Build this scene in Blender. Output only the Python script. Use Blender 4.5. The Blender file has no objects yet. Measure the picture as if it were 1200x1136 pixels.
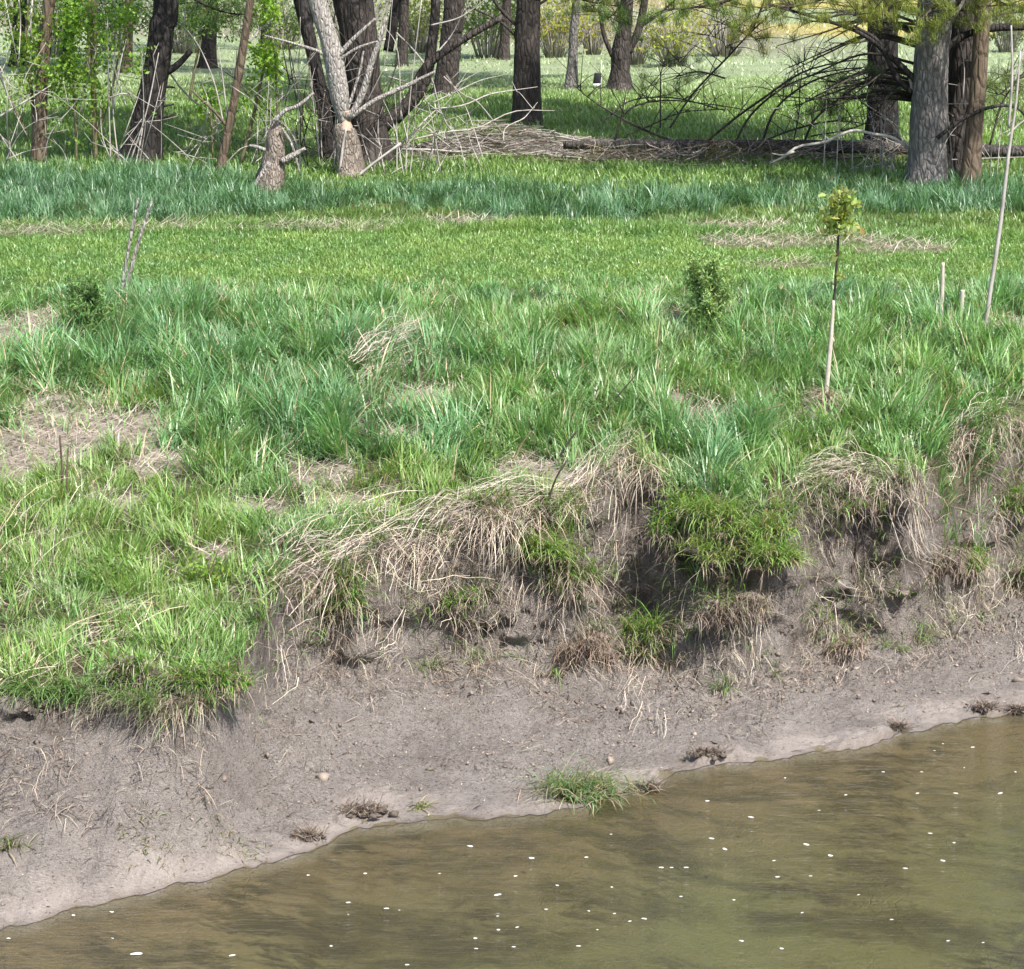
import bpy, math, random
import numpy as np
from mathutils import Vector

random.seed(7)
RNG = np.random.default_rng(11)
scene = bpy.context.scene
COL = scene.collection
rad = math.radians

# ------------------------------------------------------------------ camera, sky, sun, exposure
CAM_H, FPX, PITCH = 6.0, 2706.0, 13.47          # metres above the water, focal length in photo pixels, degrees down
cam_d = bpy.data.cameras.new("camera")
cam_d.sensor_fit = 'HORIZONTAL'
cam_d.angle = 2 * math.atan(600 / FPX)
cam_d.clip_end = 2000
cam = bpy.data.objects.new("camera", cam_d)
COL.objects.link(cam)
cam.location = (0, 0, CAM_H)
cam.rotation_euler = (rad(90 - PITCH), 0, 0)
scene.camera = cam

SUN_DIR = Vector((0.52, -0.70, 1.26)).normalized()      # towards the sun
world = bpy.data.worlds.new("World")
scene.world = world
world.use_nodes = True
wn = world.node_tree
wn.nodes.clear()
sky = wn.nodes.new('ShaderNodeTexSky')
sky.sky_type = 'NISHITA'
sky.sun_disc = False
sky.sun_elevation = math.asin(SUN_DIR.z)
sky.sun_rotation = math.atan2(SUN_DIR.x, SUN_DIR.y)
sky.air_density, sky.dust_density, sky.ozone_density = 1.0, 2.2, 1.0
bg = wn.nodes.new('ShaderNodeBackground')
bg.inputs['Strength'].default_value = 0.13
wo = wn.nodes.new('ShaderNodeOutputWorld')
wn.links.new(sky.outputs[0], bg.inputs[0])
wn.links.new(bg.outputs[0], wo.inputs[0])
sun_d = bpy.data.lights.new("sun", 'SUN')
sun_d.energy, sun_d.angle, sun_d.color = 4.6, rad(0.6), (1.0, 0.955, 0.88)
sun = bpy.data.objects.new("sun", sun_d)
COL.objects.link(sun)
sun.rotation_euler = (-SUN_DIR).to_track_quat('-Z', 'Y').to_euler()
sun.location = (0, 0, 40)
vs = scene.view_settings
vs.view_transform, vs.look, vs.gamma, vs.use_curve_mapping = 'Standard', 'None', 1.0, False
vs.exposure = 0.90
scene.cycles.max_bounces = 5
scene.cycles.diffuse_bounces = 3
scene.cycles.transmission_bounces = 3
scene.cycles.adaptive_threshold = 0.02
scene.cycles.transparent_max_bounces = 6
scene.cycles.caustics_reflective = False
scene.cycles.caustics_refractive = False

# ------------------------------------------------------------------ helpers: noise, pixels, meshes
def _hash(i, j, seed):
    n = (i.astype(np.int64) * 374761393 + j.astype(np.int64) * 668265263 + seed * 974711) & 0x7fffffff
    n = ((n ^ (n >> 13)) * 1274126177) & 0x7fffffff
    n = n ^ (n >> 16)
    return (n & 0xffff) / 65535.0

def vnoise(x, y, seed=0):
    x = np.asarray(x, float); y = np.asarray(y, float)
    i = np.floor(x).astype(np.int64); j = np.floor(y).astype(np.int64)
    fx = x - i; fy = y - j
    fx = fx * fx * fx * (fx * (fx * 6 - 15) + 10); fy = fy * fy * fy * (fy * (fy * 6 - 15) + 10)
    a = _hash(i, j, seed); b = _hash(i + 1, j, seed); c = _hash(i, j + 1, seed); d = _hash(i + 1, j + 1, seed)
    return (a + (b - a) * fx + (c - a) * fy + (a - b - c + d) * fx * fy) * 2 - 1

def fbm(x, y, seed=0, octaves=4, gain=0.5):
    s = 0; a = 1; n = 0
    for o in range(octaves):
        s = s + a * vnoise(x * 2 ** o + 17.3 * o, y * 2 ** o - 9.1 * o, seed + o)
        n += a; a *= gain
    return s / n

def smooth(t):
    t = np.clip(t, 0, 1)
    return t * t * (3 - 2 * t)

cp, sp = math.cos(rad(PITCH)), math.sin(rad(PITCH))
def ray(px, py):
    u, v = (px - 600) / FPX, (568 - py) / FPX
    return np.array([u, cp + v * sp, -sp + v * cp])

def pix(px, py, Y):                                # the point at world depth Y seen at a photo pixel
    d = ray(px, py)
    return np.array([0, 0, CAM_H]) + d * (Y / d[1])

def metres(wpx, Y):                                # how many metres a width in pixels is at depth Y
    return wpx * Y * 1.02 / FPX

def rowY(py, z):
    d = ray(600, py)
    return (CAM_H - z) / (-d[2] / d[1])

# ------------------------------------------------------------------ the lie of the land
_PY = np.array([8, 13, 14, 15, 16, 17, 19.4, 22.1, 24.8, 27.7, 32.9, 39, 47.9, 63, 110, 160, 600])
_PZ = np.array([.2, .55, .70, .86, .99, 1.12, 1.49, 1.89, 2.22, 2.45, 2.71, 2.9, 2.98, 3.0, 3.0, 3.6, 12])
_gy = np.arange(8, 600, 0.1)
_gz = np.interp(_gy, _PY, _PZ)
_gz[5:-5] = np.convolve(_gz, np.ones(11) / 11, 'same')[5:-5]
def Pz(y):
    return np.interp(y, _gy, _gz)

def rowYP(py):                                     # depth at which a photo row meets the upper ground
    ys = np.arange(9, 200, 0.02)
    d = ray(600, py)
    z = CAM_H + d[2] / d[1] * ys
    k = np.argmax(z < Pz(ys))
    return ys[k]

_shore_px = [(-260, 1150), (-100, 1110), (0, 1088), (100, 1060), (200, 1040), (300, 1015), (380, 990), (420, 970), (500, 962), (640, 955),
             (700, 934), (760, 925), (800, 903), (900, 888), (1000, 876), (1060, 860), (1130, 846), (1200, 836), (1300, 818), (1450, 790)]
_sx, _sy = [], []
for px, py in _shore_px:
    Y = rowY(py, 0); p = pix(px, py, Y); _sx.append(p[0]); _sy.append(Y)
_sx = np.array(_sx); _sy = np.array(_sy)
def shore(x):
    x = np.asarray(x, float)
    y = np.interp(x, _sx, _sy)
    y = np.where(x > _sx[-1], _sy[-1] + (x - _sx[-1]) * .25, y)
    y = np.where(x < _sx[0], _sy[0] + (x - _sx[0]) * .1, y)
    return y + .08 * fbm(x * 1.7, 0 * x, 3) + .05 * vnoise(x * 6, 0 * x, 5) + .03 * vnoise(x * 17, 0 * x, 6)

_edge_px = [(-300, 830), (-100, 815), (0, 800), (70, 800), (130, 800), (190, 822), (250, 812), (290, 775), (312, 705), (345, 672), (400, 660), (440, 640),
            (500, 615), (580, 592), (650, 578), (700, 560), (738, 550), (770, 558), (800, 568), (850, 582), (900, 582), (925, 576),
            (945, 564), (1000, 552), (1050, 562), (1085, 545), (1110, 505), (1160, 492), (1210, 478), (1300, 470), (1450, 455)]
_ex, _ey = [], []
for px, py in _edge_px:
    Y = rowYP(py); p = pix(px, py, Y); _ex.append(p[0]); _ey.append(Y)
_gx = np.arange(-9, 9, .02)
_ge = np.interp(_gx, _ex, _ey)
_kern = np.exp(-(np.arange(-18, 19) * .02 / .12) ** 2); _kern /= _kern.sum()
_ge[18:-18] = np.convolve(_ge, _kern, 'same')[18:-18]
def bell(x, c, r): return np.exp(-((x - c) / r) ** 2)
def tongue(x):                                     # where the turf runs down the slope instead of breaking off
    return np.maximum(bell(x, 1.72, .42), np.maximum(.55 * bell(x, .40, .28), .6 * bell(x, 4.05, .4)))
def edge(x):
    x = np.asarray(x, float)
    return np.interp(x, _gx, _ge) + .10 * fbm(x * 2.6, 0 * x + 4, 8) + .035 * vnoise(x * 9, 0 * x, 9)

def scarp_w(x):
    return .50 + .14 * vnoise(x * 1.3, 0 * x, 21) + .55 * tongue(x)

def lip(x):                                        # how far the turf hangs over the bank
    n = .5 + .5 * vnoise(x * 1.9, 0 * x + 2, 31) + .35 * vnoise(x * 6, 0 * x, 33)
    return (.05 + .26 * np.clip(n - .25, 0, 1)) * (1 - .8 * tongue(x)) + .42 * bell(x, -2.22, .42)

_foot_px = [(-300, 870), (-100, 862), (0, 856), (120, 862), (200, 868), (280, 850), (330, 806), (400, 788), (500, 778), (600, 768), (650, 800), (700, 822), (760, 828), (830, 800), (900, 786), (960, 770), (1050, 765), (1130, 752), (1200, 745), (1320, 725), (1450, 705)]
_es = np.interp(_gx, _gx, _ge)
_eb = _es - .5
_frow = np.interp(600 + _gx / (_eb * 1.02) * FPX, [p[0] for p in _foot_px], [p[1] for p in _foot_px])
_al = np.radians(PITCH) + np.arctan((_frow - 568) / FPX)
_zb = CAM_H - _eb * np.tan(_al)
_qb = _eb - np.interp(_gx, _sx, _sy)
_zb = np.clip(_zb, .10, None); _zb = np.minimum(_zb, Pz(_es) - .22)
_zb[18:-18] = np.convolve(_zb, _kern, 'same')[18:-18]; _qb[18:-18] = np.convolve(_qb, _kern, 'same')[18:-18]
def foot(x): return np.interp(x, _gx, _zb), np.maximum(np.interp(x, _gx, _qb), .5)
_MQ = np.array([-60, -30, -12, -4, -1.5, -.4, 0, .12, .45, 1.0, 2.0, 3.2, 6])
_MZ = np.array([2.2, 1.0, -.9, -.75, -.30, -.07, 0, .03, .14, .31, .66, 1.0, 1.5])
def land(x, y, relief=True):
    """height of the ground, and how far a lip of turf pushes it towards the creek"""
    x = np.asarray(x, float); y = np.asarray(y, float)
    s, e, w = shore(x), edge(x), scarp_w(x)
    q = y - s
    zb, qb = foot(x)
    m = np.where(q < 0, np.interp(q, _MQ, _MZ), zb * np.interp(q / qb, [0, .05, .2, .5, 1, 1.6, 4], [0, .035, .17, .46, 1, 1.5, 3.]))
    p = Pz(y)
    m = np.minimum(m, np.maximum(p, 0.0) - .02 * (y < e))
    t = (y - (e - w)) / w
    S = smooth(t)
    h = m * (1 - S) + p * S
    if relief:
        mud = smooth(q / .5 + .2) * (1 - smooth((y - e) / .3))
        rough = smooth((q - .3) / 1.6)
        n1 = fbm(x * 2.1 + .6 * vnoise(x, y, 40), y * 1.5, 41, 4)
        rid = 1 - np.abs(fbm(x * 3.2 + y * .8, y * 1.1 + x * .3, 44, 4))
        n2 = fbm(x * 9, y * 8, 42, 3)
        n3 = fbm(x * 27, y * 23, 43, 3)
        clod = np.abs(fbm(x * 13 + 3, y * 12, 48, 2))
        h = h + mud * (.085 * rough * n1 - .10 * rough * (rid - .72) + .022 * n2 * (.3 + rough) + .017 * n3 * (.35 + rough) + .034 * rough * (clod - .25))
        sc_ = (.35 * smooth(t + 1.6) + .65 * smooth(t / .3)) * (1 - smooth((t - .9) / .35))
        h = h + sc_ * (.15 * fbm(x * 4.1, y * 2.2, 46, 4, .6) + .06 * fbm(x * 11, y * 7, 47, 3, .6))
        turf = smooth((y - e) / .3) * (1 - smooth((y - 24) / .8))
        h = h + turf * (.06 * n1 + .035 * n2)
        scuff = smooth((fbm(x * 1.4, y * 2.0, 58, 3) + .12) / .3) * mud
        pit = fbm(x * 19 + 2 * vnoise(x * 5, y * 5, 59), y * 26, 60, 2)
        h = h + scuff * (.034 * np.clip(pit - .02, 0, .5) - .075 * np.clip(-pit - .2, 0, .4))
        led = smooth((x - .7) / .5) * smooth(.5 + 1.6 * fbm(x * 2.6, 0 * x, 62, 3))
        h = h + .055 * led * smooth(q / .05) * (1 - smooth(q / .7))
        h = h + .014 * fbm(x * 8, y * 9, 57, 3) * np.exp(-(q / .3) ** 2)
        far = smooth((y - 28) / 1.5)
        h = h + far * .06 * fbm(x * .5, y * .5, 50, 3)
        h = h + np.where(q < 0, .015 * fbm(x * 3, y * 3, 52, 2) * smooth(-q / .4), 0)
    pocket = sc_ * (1 - .5 * tongue(x)) * (.20 - .18 * bell(x, -2.25, .5)) * fbm(x * 3.3 + 5, h * 5.5, 54, 3, .6) if relief else 0
    g = np.where(y < e, smooth((t - .15) / .75), np.exp(-np.maximum(y - e, 0) / .35))
    return h, -lip(x) * g * smooth((p - zb - .1) / .2) - pocket

def ground_z(x, y):
    return float(land(np.array([x]), np.array([y]))[0][0])

_yy = np.arange(9, 170, .02)
def at(px, py):                                    # where a photo pixel meets the ground
    d = ray(px, py)
    xs = d[0] / d[1] * _yy
    h, dy = land(xs, _yy)
    z = CAM_H + d[2] / d[1] * (_yy + dy)
    k = int(np.argmax(z < h))
    return np.array([xs[k], _yy[k] + dy[k], h[k]])

# ------------------------------------------------------------------ mesh and object helpers
def tag(o, label=None, cat=None, group=None, kind=None):
    if label: o["label"] = label
    if cat: o["category"] = cat
    if group: o["group"] = group
    if kind: o["kind"] = kind
    return o

def empty(name, loc=(0, 0, 0)):
    o = bpy.data.objects.new(name, None)
    o.empty_display_size = .2
    COL.objects.link(o)
    o.location = [float(v) for v in loc]
    return o

def mesh(name, v, tris=None, quads=None, col=None, mat=None, smooth_shade=False, attrs=None):
    v = np.asarray(v, np.float32)
    me = bpy.data.meshes.new(name)
    parts = []
    if quads is not None and len(quads): parts.append(np.asarray(quads, np.int32))
    if tris is not None and len(tris): parts.append(np.asarray(tris, np.int32))
    li = np.concatenate([p.ravel() for p in parts])
    tot = np.concatenate([np.full(len(p), p.shape[1], np.int32) for p in parts])
    st = np.concatenate([[0], np.cumsum(tot)[:-1]]).astype(np.int32)
    me.vertices.add(len(v)); me.vertices.foreach_set("co", v.ravel())
    me.loops.add(len(li)); me.loops.foreach_set("vertex_index", li)
    me.polygons.add(len(tot)); me.polygons.foreach_set("loop_start", st)
    try: me.polygons.foreach_set("loop_total", tot)
    except Exception: pass
    if smooth_shade:
        me.polygons.foreach_set("use_smooth", np.ones(len(tot), bool))
    if col is not None:
        a = me.attributes.new("col", 'FLOAT_COLOR', 'POINT')
        c = np.ones((len(v), 4), np.float32); c[:, :3] = col
        a.data.foreach_set("color", c.ravel())
    for k, val in (attrs or {}).items():
        a = me.attributes.new(k, 'FLOAT', 'POINT')
        a.data.foreach_set("value", np.asarray(val, np.float32))
    me.update(calc_edges=True)
    if mat: me.materials.append(mat)
    return me

def obj(name, me, parent=None, loc=None, **kw):
    o = bpy.data.objects.new(name, me)
    COL.objects.link(o)
    if parent: o.parent = parent
    if loc is not None: o.location = [float(v) for v in loc]
    tag(o, kw.get('label'), kw.get('cat'), kw.get('group'), kw.get('kind'))
    return o

class Geo:                                         # collects vertices, tris and quads of one mesh
    def __init__(s): s.v, s.t, s.q, s.c, s.n = [], [], [], [], 0
    def add(s, v, t=None, q=None, c=None):
        v = np.asarray(v, float).reshape(-1, 3)
        s.v.append(v)
        if t is not None and len(t): s.t.append(np.asarray(t, int) + s.n)
        if q is not None and len(q): s.q.append(np.asarray(q, int) + s.n)
        s.c.append(np.broadcast_to(np.asarray(c if c is not None else (1, 1, 1), float), v.shape))
        s.n += len(v)
        return s
    def mesh(s, name, mat, smooth_shade=False, origin=None):
        v = np.concatenate(s.v)
        if origin is not None: v = v - np.asarray(origin)
        return mesh(name, v, np.concatenate(s.t) if s.t else None, np.concatenate(s.q) if s.q else None, np.concatenate(s.c), mat, smooth_shade)

def resample(pts, k):
    pts = np.asarray(pts, float)
    n = len(pts)
    if n == 2:
        t = np.linspace(0, 1, k)[:, None]
        return pts[0] * (1 - t) + pts[1] * t
    P = np.vstack([2 * pts[0] - pts[1], pts, 2 * pts[-1] - pts[-2]])
    out = []
    for u in np.linspace(0, n - 1 - 1e-6, k):
        i = int(u); f = u - i
        a, b, c, d = P[i], P[i + 1], P[i + 2], P[i + 3]
        out.append(.5 * ((2 * b) + (c - a) * f + (2 * a - 5 * b + 4 * c - d) * f * f + (3 * b - a - 3 * c + d) * f ** 3))
    return np.array(out)

def tube(geo, pts, radii, sides=6, rings=None, rough=0., seed=0, furrow=0., flare=0., c=None):
    k = rings or max(2, len(pts) * 3)
    pr = np.column_stack([np.asarray(pts, float), np.asarray(radii, float)])
    pr = resample(pr, k)
    p, r = pr[:, :3], np.maximum(pr[:, 3], 1e-4)
    tan = np.gradient(p, axis=0); tan /= np.linalg.norm(tan, axis=1)[:, None] + 1e-9
    ref = np.array([0, 1., 0]) if abs(tan[:, 1]).mean() < .8 else np.array([1., 0, 0])
    a = np.cross(tan, ref); a /= np.linalg.norm(a, axis=1)[:, None] + 1e-9
    b = np.cross(tan, a)
    th = np.arange(sides) / sides * 2 * math.pi
    s = np.linspace(0, 1, k)
    R = r[:, None] * np.ones((1, sides))
    if rough or furrow:
        L = np.concatenate([[0], np.cumsum(np.linalg.norm(np.diff(p, axis=0), axis=1))])
        nz = fbm(np.cos(th)[None, :] * 1.4 + seed * 3.1 + np.zeros((k, 1)), L[:, None] * 1.6 + np.sin(th)[None, :] * 1.4, seed, 3)
        fu = np.abs(vnoise(th[None, :] * sides / 6.3 * .35 + .5 * vnoise(L[:, None] * 3, th[None, :], seed + 2), L[:, None] * 1.2, seed + 5))
        R = R * (1 + rough * nz + furrow * (fu - .5))
    if flare:
        R = R * (1 + flare * np.exp(-s / .05)[:, None] * (1 + .6 * np.cos(3 * th + seed))[None, :])
    v = p[:, None, :] + R[:, :, None] * (a[:, None, :] * np.cos(th)[None, :, None] + b[:, None, :] * np.sin(th)[None, :, None])
    i = np.arange(k - 1)[:, None] * sides; j = np.arange(sides)[None, :]; j2 = (j + 1) % sides
    q = np.stack([i + j, i + j2, i + sides + j2, i + sides + j], -1).reshape(-1, 4)
    v = np.vstack([v.reshape(-1, 3), p[:1], p[-1:]])
    n0 = k * sides
    jj = np.arange(sides); jn = (jj + 1) % sides
    t = np.vstack([np.stack([np.full(sides, n0), jn, jj], -1), np.stack([np.full(sides, n0 + 1), (k - 1) * sides + jj, (k - 1) * sides + jn], -1)])
    geo.add(v, t, q, c)
    return geo

def blades(P, h, w, phi, th0, curl, col, segs=3, taper=(1, .95, .72, 0), tipcol=None, side_tw=None):
    """grass blades as tapering strips; returns verts, tris, quads, colours"""
    N = len(P)
    h = np.broadcast_to(h, N); w = np.broadcast_to(w, N); th0 = np.broadcast_to(th0, N); curl = np.broadcast_to(curl, N)
    col = np.broadcast_to(col, (N, 3))
    d = np.stack([np.cos(phi), np.sin(phi), np.zeros(N)], -1)
    tw = RNG.normal(0, .5, N) if side_tw is None else side_tw
    sd = np.stack([-np.sin(phi + tw), np.cos(phi + tw), np.zeros(N)], -1)
    pos = P.copy()
    V = np.zeros((N, 2 * segs + 1, 3)); C = np.zeros((N, 2 * segs + 1, 3))
    for i in range(segs + 1):
        f = i / segs
        cc = col * (.92 + .16 * f) if tipcol is None else col * (1 - f * f) + tipcol * f * f
        if i < segs:
            ww = (w * taper[min(i * 3 // segs, 2)] * .5)[:, None]
            V[:, 2 * i] = pos - sd * ww; V[:, 2 * i + 1] = pos + sd * ww
            C[:, 2 * i] = cc; C[:, 2 * i + 1] = cc
            th = th0 + curl * (i + .5) / segs
            pos = pos + (h / segs)[:, None] * (d * np.sin(th)[:, None] + np.array([0, 0, 1.]) * np.cos(th)[:, None])
        else:
            V[:, 2 * segs] = pos; C[:, 2 * segs] = cc
    base = (np.arange(N) * (2 * segs + 1))[:, None]
    q = np.concatenate([base + np.array([[2 * i, 2 * i + 1, 2 * i + 3, 2 * i + 2]]) for i in range(segs - 1)]) if segs > 1 else None
    t = base + np.array([[2 * segs - 2, 2 * segs - 1, 2 * segs]])
    return V.reshape(-1, 3), t, q, C.reshape(-1, 3)

def ribbons(PT, w, col):
    """stems given as polylines PT (N,K,3): flat strips with a random facing"""
    N, K, _ = PT.shape
    tan = np.gradient(PT, axis=1)
    r = RNG.normal(0, 1, (N, 1, 3)) + np.array([0, -.6, 0])
    sd = np.cross(tan, np.broadcast_to(r, tan.shape)); sd /= np.linalg.norm(sd, axis=2)[:, :, None] + 1e-9
    ww = (np.broadcast_to(w, N) * .5)[:, None, None] * np.linspace(1, .55, K)[None, :, None]
    V = np.stack([PT - sd * ww, PT + sd * ww], 2).reshape(N, 2 * K, 3)
    base = (np.arange(N) * 2 * K)[:, None]
    q = np.concatenate([base + np.array([[2 * i, 2 * i + 1, 2 * i + 3, 2 * i + 2]]) for i in range(K - 1)])
    C = np.repeat(np.broadcast_to(col, (N, 3))[:, None, :], 2 * K, 1)
    return V.reshape(-1, 3), None, q, C.reshape(-1, 3)

def leaves(P, size, col, droop=.3, aspect=.55):
    """pointed leaves, folded along the middle"""
    N = len(P)
    d = RNG.normal(0, 1, (N, 3)); d[:, 2] -= droop; d /= np.linalg.norm(d, axis=1)[:, None]
    u = np.cross(d, RNG.normal(0, 1, (N, 3))); u /= np.linalg.norm(u, axis=1)[:, None] + 1e-9
    n = np.cross(d, u)
    L = np.broadcast_to(size, N)[:, None]
    W = L * aspect * .5
    V = np.stack([P, P + d * L * .5 + u * W + n * L * .08, P + d * L, P + d * L * .5 - u * W + n * L * .08], 1)
    b = (np.arange(N) * 4)[:, None]
    t = np.concatenate([b + np.array([[0, 1, 2]]), b + np.array([[0, 2, 3]])])
    C = np.repeat(np.broadcast_to(col, (N, 3))[:, None, :], 4, 1)
    return V.reshape(-1, 3), t, None, C.reshape(-1, 3)

def vary(base, n, amt=.18, hue=.08):
    b = np.array(base, float)
    return np.clip(b * (1 + RNG.normal(0, amt, (n, 1))) * (1 + RNG.normal(0, hue, (n, 3))), .004, .9)

# ------------------------------------------------------------------ materials
class NT:
    def __init__(s, name):
        s.m = bpy.data.materials.new(name); s.m.use_nodes = True
        s.t = s.m.node_tree; s.t.nodes.clear()
        s.out = s.t.nodes.new('ShaderNodeOutputMaterial')
    def n(s, typ, ins=None, **props):
        nd = s.t.nodes.new('ShaderNode' + typ)
        for k, v in props.items(): setattr(nd, k, v)
        for k, v in (ins or {}).items():
            if isinstance(v, bpy.types.NodeSocket): s.t.links.new(v, nd.inputs[k])
            else: nd.inputs[k].default_value = v
        return nd
    def ramp(s, fac, stops):
        r = s.n('ValToRGB', {'Fac': fac})
        cr = r.color_ramp
        while len(cr.elements) < len(stops): cr.elements.new(.5)
        for el, (p, c) in zip(cr.elements, stops):
            el.position = p; el.color = (c, c, c, 1) if isinstance(c, (int, float)) else (*c, 1)
        return r.outputs[0]
    def mix(s, fac, a, b, blend='MIX'):
        nd = s.t.nodes.new('ShaderNodeMix'); nd.data_type = 'RGBA'; nd.blend_type = blend
        for sock, v in ((nd.inputs[0], fac), (nd.inputs[6], a), (nd.inputs[7], b)):
            if isinstance(v, bpy.types.NodeSocket): s.t.links.new(v, sock)
            elif isinstance(v, (int, float)): sock.default_value = v
            else: sock.default_value = (*v, 1)
        return nd.outputs[2]
    def math(s, op, a, b=0., clamp=False):
        nd = s.t.nodes.new('ShaderNodeMath'); nd.operation = op; nd.use_clamp = clamp
        for i, v in enumerate((a, b)):
            if isinstance(v, bpy.types.NodeSocket): s.t.links.new(v, nd.inputs[i])
            else: nd.inputs[i].default_value = v
        return nd.outputs[0]
    def noise(s, scale, detail=4, rough=.55, vec=None, dist=0.):
        ins = {'Scale': scale, 'Detail': detail, 'Roughness': rough, 'Distortion': dist}
        if vec is not None: ins['Vector'] = vec
        return s.n('TexNoise', ins).outputs['Fac']
    def coords(s, scale=(1, 1, 1)):
        g = s.n('TexCoord').outputs['Object']
        return s.n('Mapping', {'Vector': g, 'Scale': scale}).outputs[0]
    def attr(s, name, what='Fac'):
        return s.n('Attribute', attribute_name=name).outputs[what]
    def bump(s, height, strength=.5, dist=.02, normal=None):
        ins = {'Height': height, 'Strength': strength, 'Distance': dist}
        if normal is not None: ins['Normal'] = normal
        return s.n('Bump', ins).outputs[0]
    def done(s, shader):
        s.t.links.new(shader, s.out.inputs[0]); return s.m

def mat_blade(name, transl=.3, rough=.42, spec=.5, warm=(1.15, 1.2, .55)):
    k = NT(name)
    c = k.attr('col', 'Color')
    pb = k.n('BsdfPrincipled', {'Base Color': c, 'Roughness': rough, 'Specular IOR Level': spec}).outputs[0]
    tr = k.n('BsdfTranslucent', {'Color': k.mix(1., c, warm, 'MULTIPLY')}).outputs[0]
    return k.done(k.n('MixShader', {0: transl, 1: pb, 2: tr}).outputs[0])

def mat_straw(name, rough=.6):
    k = NT(name)
    c = k.attr('col', 'Color')
    n = k.noise(60, 3)
    cc = k.mix(k.math('MULTIPLY', n, .5), c, (.16, .12, .09))
    return k.done(k.n('BsdfPrincipled', {'Base Color': cc, 'Roughness': rough, 'Specular IOR Level': .3}).outputs[0])

def mat_bark(name, dark, light, scale=1.0, moss=0.):
    k = NT(name)
    v = k.coords((9 * scale, 9 * scale, 2.9 * scale))
    n1 = k.noise(1.6, 6, .65, v, .6)
    vo = k.n('TexVoronoi', {'Vector': v, 'Scale': 1.7, 'Randomness': 1.}, feature='DISTANCE_TO_EDGE').outputs['Distance']
    cr = k.ramp(vo, [(0., 0.), (.22, 1.)])
    big = k.noise(.9, 3, .5, k.coords())
    hgt = k.math('ADD', k.math('MULTIPLY', cr, .6), n1)
    f = k.math('MULTIPLY', k.ramp(n1, [(.3, 0.), (.72, 1.)]), k.math('ADD', k.math('MULTIPLY', cr, .6), .4))
    c = k.mix(f, dark, light)
    c = k.mix(k.ramp(big, [(.55, 0.), (.75, .55)]), c, tuple(.7 * a + .3 * b for a, b in zip(light, (.3, .28, .26))))
    if moss:
        c = k.mix(k.math('MULTIPLY', k.ramp(k.noise(2.2, 4), [(.5, 0.), (.65, 1.)]), moss), c, (.10, .13, .06))
    b = k.bump(hgt, .9, .03)
    return k.done(k.n('BsdfPrincipled', {'Base Color': c, 'Roughness': .9, 'Specular IOR Level': .15, 'Normal': b}).outputs[0])

def mat_plain_noise(name, a, b, scale=20, rough=.8, bump=.4, stretch=(1, 1, 1)):
    k = NT(name)
    n = k.noise(scale, 5, .6, k.coords(stretch))
    return k.done(k.n('BsdfPrincipled', {'Base Color': k.mix(k.ramp(n, [(.3, 0.), (.7, 1.)]), a, b), 'Roughness': rough, 'Specular IOR Level': .25, 'Normal': k.bump(n, bump, .01)}).outputs[0])

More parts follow.
